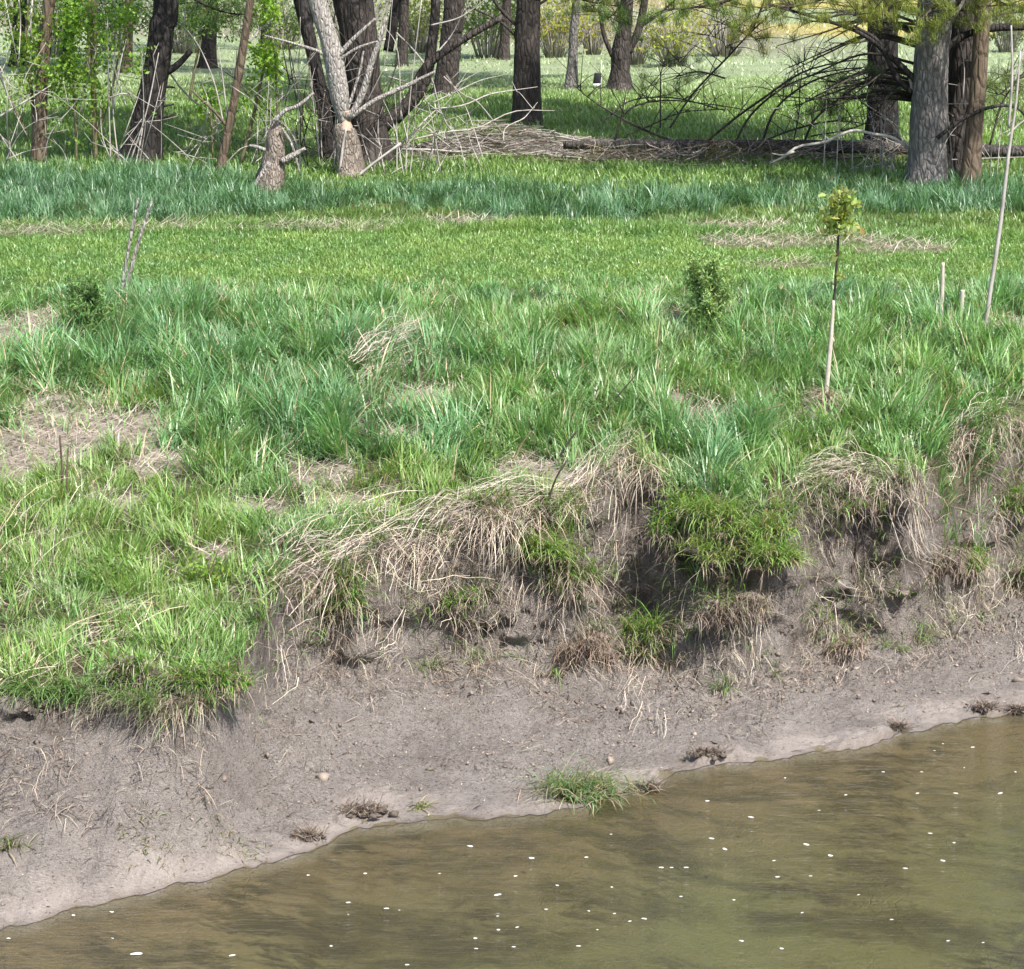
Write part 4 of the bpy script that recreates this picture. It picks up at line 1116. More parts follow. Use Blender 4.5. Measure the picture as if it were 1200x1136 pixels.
tree('forked_tree', 'forked dark trunk just right of the black box', 107, [(726, 107, 30), (727, 80, 22), (728, 60, 21), (732, 30, 16), (735, -10, 14)], M['bark'], LC[2], .8, height=9,
     limbs=[([(718, 66, 6), (708, 42, 5), (702, 8, 4)],), ([(736, 62, 9), (748, 36, 9), (754, 10, 9), (758, -20, 8)],), ([(750, 32, 4), (770, 18, 3), (792, 0, 2)],)])
tree('pine_tree', 'dark pine trunk behind the fallen log at right', 186, [(1033, 186, 42), (1034, 130, 36), (1034, 70, 34), (1035, 0, 32), (1036, -40, 31)], M['bark_dark'], PC[2], .6, height=14, Y=35.2)
tree('pine_tree', 'thick grey sunlit pine trunk in front of the log at right', 218, [(1086, 218, 46), (1088, 170, 43), (1090, 110, 42), (1093, 50, 41), (1098, 0, 40), (1102, -40, 39)], M['bark_grey'], PC[0], .2, height=16,
     limbs=[([(1078, 100, 8), (1050, 72, 7), (1010, 40, 5), (960, 22, 4), (900, 5, 3)], M['bark_dark']), ([(1070, 110, 6), (1050, 90, 6), (1030, 50, 5), (1000, 30, 3)], M['bark_dark']),
            ([(1106, 60, 9), (1130, 42, 8), (1165, 33, 9), (1210, 32, 8)], M['bark_dark']), ([(1098, 162, 5, -.3), (1125, 142, 4, -.3), (1160, 126, 4, -.3), (1190, 126, 3, -.3), (1206, 142, 2, -.3)], M['bark_dark']),
            ([(1080, 160, 5), (1072, 120, 4), (1066, 92, 3)], M['dead']), ([(1104, 40, 5, -.2), (1118, 20, 4, -.2), (1134, -8, 3, -.2)], M['dead'])])
tree('pine_tree', 'dark furrowed pine trunk between the grey and the brown trunks', 215, [(1120, 216, 38), (1126, 160, 36), (1131, 90, 38), (1135, 20, 40), (1138, -40, 39)], M['bark'], PC[1], .4, height=15, Y=32.0)
tree('young_tree', 'smooth brown trunk leaning right beside the pines', 217, [(1136, 217, 24), (1141, 160, 20), (1146, 100, 18), (1150, 40, 18), (1153, -20, 17)], M['bark_brown'], None, height=9, furrow=.03, Y=31.3)

# beaver chewed tree: stub below the bite, trunk above it, dead limbs from the bite
def chewed_tree():
    Y = at(410, 207)[1]
    zb = ground_z(pix(410, 207, Y)[0], Y)
    base = pix(410, 207, Y); base[2] = zb
    o = empty('broken_tree', base); tag(o, 'pale dead tree gnawed to a waist, dead limbs splaying from it', 'tree')
    def part(name, st, mat, sides=16, rings=26, furrow=.12, dy=0, rough=.06, flare=0.):
        p, r = trunk_path(st, Y + dy); g = Geo()
        tube(g, [q - base for q in p], r, sides, rings, rough, 5, furrow, flare); obj(name, g.mesh('broken_' + name, mat, True), o)
    part('stub', [(411, 210, 42), (410, 190, 35), (407, 168, 29), (404, 152, 24), (405, 144, 11)], M['chewed_old'], 20, 34, .35, rough=.18, flare=.15)
    part('bite', [(405, 153, 21), (406, 146, 15), (407, 141, 9), (407, 136, 9), (406, 130, 12)], M['chewed'], 14, 14, .3, -.02, .15)
    part('trunk', [(402, 146, 9), (400, 128, 18), (398, 112, 23), (393, 80, 22), (386, 48, 22), (375, 12, 20), (364, -30, 18), (350, -90, 14), (336, -160, 6)], M['dead'])
    for st in ([(408, 140, 7), (424, 112, 8), (436, 72, 7), (446, 44, 5), (452, 20, 4)], [(410, 138, 6), (440, 118, 6), (478, 100, 5), (510, 84, 3)], [(396, 66, 6), (414, 46, 5), (440, 22, 3)],
               [(395, 72, 4), (420, 56, 3), (452, 46, 2)], [(404, 138, 4), (420, 90, 3), (426, 60, 2)], [(388, 70, 5), (372, 60, 4), (340, 50, 3), (310, 42, 2)]):
        part('branch', st, M['dead'], 8, 18, .05, -.05)
    for st in ([(398, 205, 4), (402, 170, 3), (406, 150, 2)], [(418, 208, 4), (440, 190, 3), (470, 168, 3)]):
        part('splinter', st, M['twig'], 6, 8, 0, -.15)
chewed_tree()

def chewed_stump():
    Y = at(319, 224)[1]; base = pix(319, 224, Y); base[2] = ground_z(base[0], Y)
    o = empty('chewed_stump', base); tag(o, 'grey gnawed stump with antler like branches in the tall grass', 'tree stump')
    def part(name, st, mat, sides=14, rings=20, furrow=.2, dy=0, rough=.14):
        p, r = trunk_path(st, Y + dy); g = Geo()
        tube(g, [q - base for q in p], r, sides, rings, rough, 8, furrow); obj(name, g.mesh('stump_' + name, mat, True), o)
    part('trunk', [(317, 228, 38), (318, 214, 35), (320, 200, 33), (320, 188, 29), (322, 176, 25), (321, 162, 20), (323, 150, 15), (322, 140, 6)], M['chewed_old'], 20, 44, .40, 0, .20)
    for st in ([(322, 143, 5), (334, 130, 5), (350, 124, 5), (368, 109, 3)], [(330, 190, 8), (344, 182, 7), (358, 174, 4)], [(311, 176, 5), (300, 172, 4), (292, 171, 3)], [(316, 190, 6, ), (306, 206, 6), (299, 217, 5)],
               [(330, 150, 3), (342, 170, 3), (352, 205, 2)]):
        part('branch', st, M['dead'], 7, 14, .05, -.12, .05)
chewed_stump()

# the fallen log and its dark dead branches
def fallen_log():
    Y = 34.0
    base = pix(950, 182, Y)
    base[2] = ground_z(base[0], Y)
    o = empty('fallen_log', base); tag(o, 'long dark fallen trunk lying level across the right, dead branches arching up', 'log')
    g = Geo()
    st = [(660, 170, 9), (740, 170, 11), (800, 170, 12), (900, 171, 14), (1030, 173, 15), (1200, 178, 15), (1330, 181, 16)]
    p, r = trunk_path(st, Y)
    for a, rr in zip(p, r): a[2] = max(a[2], ground_z(a[0], Y) + rr * .9)
    tube(g, [q - base for q in p], r, 16, 70, .07, 9, .12)
    obj('trunk', g.mesh('log_trunk', M['log'], True), o)
    br = [[(800, 170, 5), (750, 150, 5), (700, 122, 3), (672, 100, 2)], [(785, 150, 4), (812, 110, 4), (850, 70, 4), (876, 42, 3), (900, 20, 2)],
          [(826, 168, 5), (860, 140, 5), (895, 115, 5), (940, 85, 4), (990, 72, 3), (1020, 70, 2)], [(860, 170, 5), (880, 135, 5), (915, 105, 4), (960, 86, 3), (1020, 78, 2)],
          [(893, 168, 6), (905, 135, 5), (925, 112, 4), (960, 92, 4), (1010, 80, 2)], [(720, 165, 4), (735, 130, 4), (775, 118, 3), (830, 122, 2), (880, 130, 2)],
          [(710, 140, 3), (740, 118, 3), (790, 115, 3), (850, 130, 2)], [(943, 165, 5), (955, 140, 5), (985, 115, 4), (1015, 95, 3)], [(880, 172, 4), (930, 152, 4), (980, 142, 3), (1030, 148, 2)],
          [(774, 150, 3), (774, 110, 3), (776, 80, 2), (792, 70, 1.5), (800, 78, 1)], [(930, 165, 3), (936, 135, 3), (938, 100, 2), (944, 60, 1.5)], [(735, 158, 3), (760, 148, 3), (800, 132, 2), (850, 128, 2)],
          [(950, 160, 3), (1000, 150, 3), (1040, 130, 2), (1060, 100, 2)], [(1060, 170, 4), (1040, 140, 4), (1010, 120, 3), (985, 90, 2)], [(876, 42, 2), (862, 35, 2), (838, 24, 1.5)], [(850, 70, 2), (848, 50, 1.5), (826, 40, 1.2)],
          [(1160, 170, 5), (1175, 120, 4), (1200, 85, 3)], [(1150, 172, 3), (1140, 140, 3), (1160, 100, 2), (1190, 80, 2)]]
    for k, stn in enumerate(br):
        g = Geo(); rr = random.Random(k)
        p = [pix(a, b, Y + rr.uniform(-.5, .6) * (i + .3) / len(stn)) - base for i, (a, b, w) in enumerate(stn)]
        tube(g, p, [metres(w, Y) * .28 for a, b, w in stn], 6, 18)
        bo = obj('branch', g.mesh('log_branch', M['twig_dark'], True), o)
        P = resample(np.array(p), 20); g = Geo()
        for _ in range(11):
            i = rr.randrange(4, 19); d = np.array([rr.uniform(-.6, .6), rr.uniform(-.4, .4), rr.uniform(-.1, .6)]) * rr.uniform(.5, 1.3)
            tube(g, [P[i], P[i] + d * .5 + np.array([0, 0, .05]), P[i] + d], [.007, .005, .002], 4, 6)
        obj('side_twigs', g.mesh('log_side_twigs', M['twig_dark'], True), bo, kind='stuff')
    n = 620
    PX = RNG.uniform(690, 1060, n); K = 4
    P0 = np.array([pix(a, 182, Y - .2) for a in PX]) - base
    P0[:, 1] += RNG.normal(-.15, .3, n); P0[:, 2] = np.array([ground_z(a[0] + base[0], a[1] + base[1]) for a in P0]) - base[2] + RNG.uniform(.0, .28, n)
    dd = RNG.normal(0, 1, (n, 3)) * np.array([.32, .2, .16])
    PT = P0[:, None, :] + dd[:, None, :] * np.linspace(-.6, .6, K)[None, :, None] + RNG.normal(0, .025, (n, K, 3))
    obj('twig_tangle', Geo().add(*ribbons(PT, RNG.uniform(.006, .016, n), np.where((RNG.random(n) < .55)[:, None], vary((.085, .068, .058), n, .3), vary((.33, .29, .26), n, .3)))).mesh('log_tangle', M['straw']), o, kind='stuff')
    # rusty dead needle sprays hanging on the log
    N = 2600
    cx = RNG.choice([700, 745, 850, 880, 900, 925, 830], N)
    u = RNG.normal(0, 14, N); v_ = RNG.normal(180, 8, N)
    P = np.array([pix(a + b, c, Y - .25) for a, b, c in zip(cx, u, v_)]) - base
    P[:, 1] += RNG.normal(0, .12, N)
    v = blades(P, RNG.uniform(.08, .16, N), .007, RNG.uniform(0, 6.28, N), RNG.uniform(.5, 2.4, N), .3, vary((.13, .13, .035), N, .25, .1), 1)
    obj('needles', Geo().add(*v).mesh('log_needles', M['needle']), o, kind='stuff')
    g = Geo(); st = [(902, 192, 2), (918, 184, 2.5), (936, 172, 3), (965, 167, 3), (985, 158, 3.4), (1003, 153, 3.4), (1022, 157, 3.4), (1045, 161, 3.6), (1062, 172, 4), (1078, 186, 4)]
    p, r = trunk_path(st, 31.6)
    tube(g, [q - base for q in p], r, 7, 26, .1, 4)
    tube(g, [pix(930, 178, 31.6) - base, pix(918, 182, 31.5) - base, pix(905, 180, 31.4) - base], [.02, .015, .006], 5, 8)
    b = obj('pale_limb', g.mesh('pale_limb', M['twig'], True), o); b["label"] = 'bleached bare limb arching in front of the log'
fallen_log()

def brush_pile():
    Y0 = at(600, 182)[1]
    base = at(600, 182)
    o = empty('brush_pile', base); tag(o, 'long heap of grey sticks and dead grass by the pine', 'brush pile')
    def pile_h(x):   # height of the heap along its length
        return np.interp(x, [-1.6, -1.0, -.3, .6, 1.5, 2.6, 3.4], [.08, .30, .55, .36, .22, .16, .06])
    N = 2700
    x = RNG.uniform(-1.9, 2.9, N); yy = RNG.normal(0, .35, N)
    z = pile_h(x) * np.exp(-(yy / .5) ** 2) * RNG.uniform(.1, 1, N)
    K = 5; L = RNG.uniform(.15, .8, N); a = RNG.normal(0, .75, N) + np.pi * (RNG.random(N) < .5); el = RNG.normal(0, .2, N)
    s = np.linspace(-.5, .5, K)[None, :] * L[:, None]
    PT = np.stack([x[:, None] + s * np.cos(a)[:, None], yy[:, None] + s * np.sin(a)[:, None], z[:, None] + s * np.sin(el)[:, None] - .12 * s * s], -1)
    PT[..., 2] = np.maximum(PT[..., 2], .01)
    v = ribbons(PT, RNG.uniform(.006, .016, N), np.where((RNG.random(N) < .45)[:, None], vary((.17, .135, .112), N, .3), vary((.38, .35, .325), N, .25, .02)))
    p = obj('small_sticks', Geo().add(*v).mesh('pile_sticks', M['straw']), o, kind='stuff')
    sticks = [[(335, 213, 5), (420, 165, 5), (505, 112, 4)], [(425, 200, 6), (480, 160, 6), (512, 128, 5)], [(450, 25, 4), (505, 90, 5), (560, 190, 4)], [(478, 165, 4), (560, 150, 4), (650, 130, 3)], [(505, 128, 4), (570, 112, 4), (630, 102, 3)],
              [(470, 175, 5), (540, 178, 5), (590, 186, 4)], [(545, 160, 4), (600, 170, 5), (680, 178, 4)], [(500, 150, 4), (530, 175, 4), (550, 180, 3)], [(520, 90, 3), (560, 120, 3), (605, 180, 3)], [(455, 90, 3), (500, 120, 3), (540, 165, 3)],
              [(480, 140, 3), (530, 110, 3), (590, 88, 2)], [(590, 165, 3), (612, 140, 3), (630, 120, 2)], [(626, 126, 3), (610, 110, 2), (600, 95, 2)], [(640, 180, 4), (690, 172, 4), (735, 178, 3)], [(560, 180, 3), (640, 190, 4), (700, 186, 3)]]
    for k, st in enumerate(sticks):
        g = Geo(); rr = random.Random(k + 50)
        y1 = rr.uniform(-.9, -.2)
        st = [st[0], ((st[0][0] + st[1][0]) / 2 + rr.gauss(0, 5), (st[0][1] + st[1][1]) / 2 + rr.gauss(0, 4), st[1][2]), st[1], ((st[1][0] + st[2][0]) / 2 + rr.gauss(0, 5), (st[1][1] + st[2][1]) / 2 + rr.gauss(0, 4), st[2][2]), (st[2][0], st[2][1], st[2][2] * .5)]
        pp = [pix(a, b, Y0 + y1 + .18 * i) - base for i, (a, b, w) in enumerate(st)]
        tube(g, pp, [metres(w, Y0) * .22 for a, b, w in st], 6, 14, .05, 3)
        obj('stick', g.mesh('pile_stick', M['twig'], True), o)
brush_pile()

# leafy saplings and canes on the left
def sapling(px, row, label, stems, leaf_px, nl=400, size=.078, col=(.20, .34, .05), mat='twig_green', cat='sapling', group='leafy saplings at the left', name='leafy_sapling', Y=None):
    Y = Y or at(px, row)[1]
    base = pix(px, row, Y); base[2] = ground_z(base[0], Y)
    o = empty(name, base); tag(o, label, cat, group)
    for k, st in enumerate(stems):
        g = Geo(); rr = random.Random(k + px)
        p = [pix(a, b, Y + rr.uniform(-.25, .25) * i / len(st)) - base for i, (a, b, w) in enumerate(st)]
        tube(g, p, [metres(w, Y) / 2 for a, b, w in st], 6, 16, .06, k)
        obj('stem', g.mesh('sapling_stem', M[mat], True), o)
    P = []
    for (a, b, ra, rb, m) in leaf_px:
        q = np.array([pix(a + RNG.normal(0, ra), b + RNG.normal(0, rb), Y + RNG.normal(0, .25)) - base for _ in range(max(1, int(m * .6)))])
        P.append(np.repeat(q, 5, 0) + RNG.normal(0, .045, (len(q) * 5, 3)))
    P = np.concatenate(P)
    obj('foliage', Geo().add(*leaves(P, RNG.uniform(.6, 1.25, len(P)) * size, vary(col, len(P), .18, .07))).mesh('sapling_leaves', M['leaf']), o, kind='stuff')
    return o
sapling(112, 192, 'bright leafy sapling between the thin and the leaning trunks', [[(112, 195, 6), (110, 120, 6), (108, 50, 5), (104, -10, 4)], [(106, 198, 4), (116, 150, 4), (130, 110, 3), (140, 60, 2)], [(90, 195, 3), (88, 140, 3), (84, 60, 2)]],
        [(84, 20, 10, 16, 240), (82, 60, 8, 18, 160), (98, 85, 14, 12, 130), (120, 40, 10, 22, 170), (150, 15, 10, 10, 120), (60, 85, 8, 8, 70), (112, 120, 16, 14, 60), (158, 75, 8, 8, 50), (70, 110, 10, 10, 60), (100, 140, 22, 20, 60)])
sapling(40, 190, 'leafy sapling with yellow green leaves left of the thin trunk', [[(40, 192, 4), (38, 120, 4), (30, 50, 3), (36, -10, 2)], [(32, 160, 4), (14, 120, 3), (0, 90, 2)]],
        [(36, 62, 10, 16, 160), (22, 48, 8, 8, 70), (48, 30, 7, 12, 80), (30, 95, 12, 12, 60), (10, 8, 8, 8, 60)], col=(.21, .32, .05))
sapling(312, 195, 'small bright green sapling in front of the slanting trunk', [[(282, 192, 4), (296, 140, 4), (308, 85, 3), (312, 55, 2)], [(326, 150, 3), (324, 100, 3), (322, 60, 2)]],
        [(312, 62, 9, 8, 120), (320, 85, 6, 10, 90), (306, 75, 7, 7, 60), (318, 10, 7, 10, 100), (300, 112, 8, 7, 40), (310, 130, 7, 7, 20)], col=(.23, .38, .05))
sapling(246, 190, 'low green sapling right of the leaning trunk', [[(250, 195, 2.5), (248, 150, 2.5), (246, 110, 2)]], [(246, 112, 6, 6, 60), (240, 130, 5, 5, 20), (262, 140, 8, 8, 20)], col=(.22, .36, .05))
sapling(250, 120, 'green leafed sapling far behind the slanting trunk', [[(222, 115, 3), (232, 60, 3), (240, 10, 2)]], [(262, 20, 16, 12, 160), (235, 25, 14, 12, 120), (215, 12, 12, 10, 80)], col=(.12, .20, .05), Y=40)

def bramble(px, row, label, canes, mat='twig', Y=None, group='bare canes by the trees', extra=8):
    Y = Y or at(px, row)[1]
    base = pix(px, row, Y); base[2] = ground_z(base[0], Y)
    o = empty('cane_clump', base); tag(o, label, 'bare canes', group)
    for k, st in enumerate(canes):
        rr = random.Random(k * 7 + px)
        g = Geo()
        p = [pix(a, b, Y + rr.uniform(-.3, .3) * (i + .4) / len(st)) - base for i, (a, b, w) in enumerate(st)]
        tube(g, p, np.array([metres(w, Y) * .34 for a, b, w in st]) * np.linspace(1, .55, len(st)), 5, max(10, 6 * len(st)))
        obj('cane', g.mesh('cane', M[mat], True), o)
    xs = [a for st in canes for a, b, w in st]; lo, hi = min(xs), max(xs)
    rr = random.Random(px)
    for k in range(extra):
        x, y = rr.uniform(lo, hi), row - rr.uniform(-8, 40) * (rr.random() < .5)
        L = rr.uniform(40, 150); a = rr.gauss(0, .55); bend = rr.gauss(0, 14)
        st = [(x, y), (x + L * .5 * math.sin(a) + bend * .5, y - L * .5 * math.cos(a)), (x + L * math.sin(a) + bend * 1.6, y - L * math.cos(a) * rr.uniform(.75, 1))]
        g = Geo(); p = [pix(q, r, Y + rr.uniform(-.5, .6)) - base for q, r in st]
        w = rr.uniform(.8, 1.5)
        tube(g, p, [metres(w, Y) / 2, metres(w, Y) * .42, metres(w, Y) * .2], 4, 10)
        P = resample(np.array(p), 12)
        for _ in range(4):
            i = rr.randrange(4, 12); d = np.array([rr.gauss(0, .2), rr.gauss(0, .15), rr.uniform(-.05, .3)])
            tube(g, [P[i], P[i] + d * .5, P[i] + d], [.005, .004, .002], 4, 4)
        obj('cane', g.mesh('cane', M[mat], True), o)
    return o
bramble(155, 196, 'pale bare canes fanned against the leaning trunk', [
    [(150, 198, 3), (172, 130, 3), (186, 62, 3)], [(158, 198, 3), (168, 140, 3), (166, 60, 2)], [(130, 200, 3), (128, 130, 3), (126, 20, 3)], [(140, 200, 3), (132, 120, 3), (136, 40, 2)], [(145, 196, 2), (160, 160, 2), (190, 120, 2)],
    [(135, 198, 2), (120, 160, 2), (118, 120, 2)], [(162, 200, 2), (170, 150, 2), (168, 130, 2)], [(120, 198, 2), (140, 175, 2), (166, 140, 2)], [(240, 202, 2), (200, 165, 2), (172, 142, 2)], [(128, 115, 3), (146, 110, 3), (160, 118, 2)],
    [(133, 128, 3), (140, 80, 3), (148, 46, 2)], [(148, 125, 3), (138, 95, 3), (132, 70, 2)], [(150, 200, 2), (130, 170, 2), (122, 150, 1.6)]])
bramble(215, 185, 'pale arching canes looping high across the leaning trunk', [
    [(255, 140, 4), (220, 112, 4), (196, 80, 4), (186, 50, 4), (176, 32, 3), (176, 20, 2)], [(236, 60, 3), (215, 32, 3), (190, 24, 3), (160, 36, 3)], [(176, 22, 3), (190, 14, 3), (200, 14, 2)], [(240, 30, 2), (210, 50, 3), (190, 38, 3), (180, 45, 2)],
    [(155, 48, 2), (175, 70, 2), (195, 80, 2)], [(222, 45, 2), (206, 54, 3)], [(218, 0, 2), (214, 30, 2), (200, 52, 2)], [(192, 8, 2), (192, 30, 2), (188, 60, 2)]])
bramble(20, 196, 'grey bare canes crossing at the left edge', [
    [(-10, 142, 5), (28, 120, 4), (60, 100, 3)], [(0, 85, 4), (14, 125, 4), (32, 160, 3)], [(22, 125, 3), (30, 90, 2), (54, 50, 2)], [(0, 78, 2), (12, 100, 2), (28, 106, 2)], [(6, 0, 2), (14, 40, 2), (22, 80, 2)], [(22, 0, 3), (24, 30, 3), (22, 70, 2)],
    [(38, 0, 3), (36, 35, 3), (42, 60, 2)], [(0, 20, 3), (10, 8, 3), (16, -5, 2)], [(-5, 95, 2), (8, 70, 2), (18, 30, 2)], [(10, 186, 2), (30, 178, 2), (60, 172, 2)], [(50, 190, 2), (60, 155, 2), (85, 125, 2), (98, 105, 2)]])
bramble(340, 200, 'thin pale canes standing round the gnawed stump', [
    [(310, 205, 2), (312, 150, 2), (315, 95, 2)], [(316, 200, 2), (317, 140, 2), (318, 90, 2)], [(352, 205, 2), (350, 120, 2), (352, 20, 2)], [(330, 142, 3), (346, 165, 3), (358, 215, 2)], [(290, 165, 2), (310, 150, 2), (330, 142, 2)], [(360, 198, 2), (340, 160, 2), (330, 130, 2)],
    [(374, 215, 2), (390, 180, 2), (398, 175, 2)], [(268, 150, 3), (262, 100, 3), (256, 55, 2)], [(262, 145, 3), (252, 100, 3), (236, 60, 3), (220, 36, 2)], [(260, 198, 2), (280, 176, 2), (296, 170, 2)], [(270, 120, 2), (276, 80, 2), (278, 55, 2)], [(292, 50, 3), (306, 34, 3), (320, 22, 2)]], extra=15)
bramble(500, 205, 'upright pale canes in front of the brush pile', [
    [(475, 205, 3), (480, 120, 3), (494, 0, 3)], [(465, 205, 3), (465, 150, 2), (462, 100, 2)], [(480, 208, 2), (486, 150, 2), (488, 90, 2)], [(510, 205, 2), (524, 180, 2), (536, 165, 2)], [(494, 200, 2), (496, 190, 2), (495, 185, 1.5)], [(470, 140, 3), (466, 60, 2), (450, 30, 2)],
    [(440, 60, 3), (452, 20, 3), (456, -10, 2)], [(430, 120, 2), (452, 70, 2), (460, 0, 2)], [(500, 200, 2), (506, 182, 2), (508, 160, 1.5)], [(478, 165, 2), (470, 130, 2), (466, 100, 2)], [(505, 30, 3), (540, 20, 3), (575, -5, 2)], [(514, 60, 3), (530, 40, 2), (545, 10, 2)]], extra=15)
bramble(390, 195, 'tangle of dark grey twigs round the broad dark trunk', [
    [(350, 195, 3), (352, 130, 3), (340, 60, 3), (330, 0, 3)], [(340, 100, 3), (332, 60, 3), (326, 20, 2)], [(360, 150, 3), (346, 110, 3), (336, 40, 3)], [(372, 170, 3), (366, 100, 3), (356, 50, 2)], [(400, 190, 3), (386, 130, 3), (376, 90, 2)], [(420, 120, 3), (408, 70, 3), (400, 10, 2)],
    [(440, 100, 3), (446, 50, 3), (456, 0, 3)], [(430, 80, 2), (400, 40, 2), (380, 20, 2)], [(446, 140, 3), (460, 90, 3), (482, 30, 3)], [(365, 130, 2), (340, 90, 2), (320, 60, 2)], [(425, 60, 2), (432, 30, 2), (430, -10, 2)], [(388, 60, 3), (392, 20, 3), (404, -10, 2)]], 'twig_dark', Y=33.2, extra=26)
bramble(1030, 205, 'pale thin stalks in front of the dark pine and the log', [
    [(964, 216, 2.5), (967, 160, 2.5), (969, 100, 2)], [(980, 212, 2), (982, 160, 2), (984, 110, 1.6)], [(998, 214, 2), (1000, 150, 2), (1002, 108, 1.6)], [(1018, 212, 2), (1026, 170, 2), (1020, 130, 1.6)], [(1030, 214, 2), (1032, 170, 2), (1034, 120, 1.6)],
    [(1010, 214, 2), (1022, 160, 2), (1040, 128, 1.6)], [(1045, 214, 2), (1030, 170, 2), (1016, 130, 1.6)], [(1052, 212, 2), (1040, 180, 2), (1012, 160, 1.6)], [(1000, 210, 2), (1020, 195, 2), (1050, 188, 1.6)], [(995, 200, 2), (1015, 186, 2), (1030, 160, 1.6)], [(1060, 210, 2), (1044, 196, 2), (1020, 190, 1.6)]])
bramble(1120, 216, 'long pale stalks leaning before the grey pine trunks', [
    [(1079, 221, 3), (1082, 180, 3), (1088, 130, 2)], [(1118, 218, 3), (1114, 170, 3), (1110, 125, 2)], [(1109, 218, 2.5), (1111, 170, 2)], [(1138, 218, 3.5), (1143, 140, 3.5), (1153, 55, 2.5)], [(1128, 122, 2), (1130, 80, 2.5), (1124, 45, 2)], [(1168, 212, 2), (1172, 160, 2), (1178, 120, 1.6)],
    [(1160, 214, 2), (1162, 170, 1.6)], [(1084, 208, 2), (1096, 196, 1.6)], [(1110, 122, 2), (1130, 122, 2), (1150, 122, 1.5)], [(1108, 98, 2), (1122, 100, 1.5)], [(1082, 68, 3), (1094, 84, 2)]])

# low pine boughs dipping into the top of the view
def bough(name_i, label, pts, Y, tufts, col=(.125, .165, .032), nl=(.07, .13), rpx=5):
    base = pix(*pts[0][:2], Y)
    g = Geo()
    P = [pix(a, b, Y + dy) - base for a, b, dy in pts]
    o = obj('pine_bough', None, None, None) if False else empty('pine_bough', base)
    tag(o, label, 'pine bough', 'low pine boughs at the top of the view')
    tube(g, P, np.linspace(metres(rpx, Y) / 2, .006, len(P)), 6, 20)
    R = resample(np.array(P), 40)
    T = []
    for k in range(int(tufts * 1.25)):
        i = RNG.integers(6, 40); d = np.array([RNG.normal(0, .34), RNG.normal(0, .34), RNG.normal(-.02, .15)])
        tip = R[i] + d
        tube(g, [R[i], R[i] + d * .5 + np.array([0, 0, .03]), tip], [.006, .005, .003], 4, 4)
        T.append(tip)
    obj('branch', g.mesh('bough_branch', M['twig_dark'], True), o)
    T = np.array(T); m = 120; n = len(T) * m
    Q = np.repeat(T, m, 0) + RNG.normal(0, .035, (n, 3))
    v = blades(Q, RNG.uniform(*nl, n) * 1.25, .006, RNG.uniform(0, 6.283, n), RNG.uniform(.1, 1.9, n), RNG.uniform(0, .4, n), vary(np.array(col) * 1.35, n, .2, .1), 1)
    obj('needles', Geo().add(*v).mesh('bough_needles', M['needle']), o, kind='stuff')
bough(0, 'yellow green pine bough hanging left of the grey trunk', [(1092, -30, 0), (1060, 0, -.4), (1030, 14, -.8), (1000, 18, -1.1)], 31.0, 40, (.15, .17, .03))
bough(1, 'green pine bough tip in front of the grey trunk', [(1110, -30, 0), (1095, 4, -.5), (1085, 18, -.8), (1070, 26, -1.0)], 31.0, 26, (.14, .175, .03))
bough(2, 'pine bough at the top right corner', [(1140, -25, 0), (1170, 2, -.5), (1195, 8, -.9), (1215, 14, -1.)], 31.0, 36, (.15, .175, .03))
bough(3, 'soft pine bough across the top, right of the forked tree', [(900, -30, 0), (860, -2, -.5), (820, 8, -.9), (780, 12, -1.2)], 32.5, 44, (.11, .16, .035))
bough(4, 'olive pine bough hanging over the yellow field', [(1010, -20, 0), (960, 0, -.4), (925, 8, -.7), (900, 6, -1.0)], 32.0, 36, (.14, .165, .035))
bough(5, 'drooping pine tuft in front of the forked trunk', [(760, -40, 0), (735, -5, -.6), (722, 14, -.9), (712, 22, -1.1)], 37.0, 34, (.09, .155, .035))
bough(6, 'pine bough at the top between the two meadow pines', [(640, -40, 0), (670, -8, -.5), (690, 2, -.9), (705, 4, -1.1)], 37.0, 24, (.13, .165, .035))
bough(7, 'small yellow tipped bough above the yellow field', [(900, -10, 0), (885, 28, -.3), (878, 40, -.5), (890, 48, -.6)], 33.0, 16, (.22, .22, .035), rpx=3)
bough(8, 'dark green spray hanging over the log left of the dark pine', [(1020, 80, 0), (985, 95, -.2), (968, 108, -.3), (975, 128, -.4)], 34.5, 22, (.085, .12, .035), rpx=3)
bough(9, 'dark green spray in front of the dark pine trunk', [(1062, 78, 0), (1045, 92, -.4), (1040, 102, -.5), (1030, 100, -.6)], 33.0, 16, (.085, .12, .035), rpx=3)
bough(10, 'small green spray over the meadow above the fallen branches', [(850, 92, 0), (820, 84, 0), (800, 88, 0), (790, 92, 0)], 36, 12, (.10, .16, .04), rpx=2)
bough(11, 'green spray at the right edge beside the brown trunk', [(1215, 80, 0), (1190, 95, -.2), (1175, 108, -.3), (1168, 112, -.3)], 32.5, 18, (.10, .13, .035), rpx=3)
bough(12, 'dark pine bough across the top left, behind the leaning trunk', [(190, -30, 0), (230, 0, .4), (262, 14, .8), (295, 18, 1.)], 38.0, 40, (.07, .12, .035))

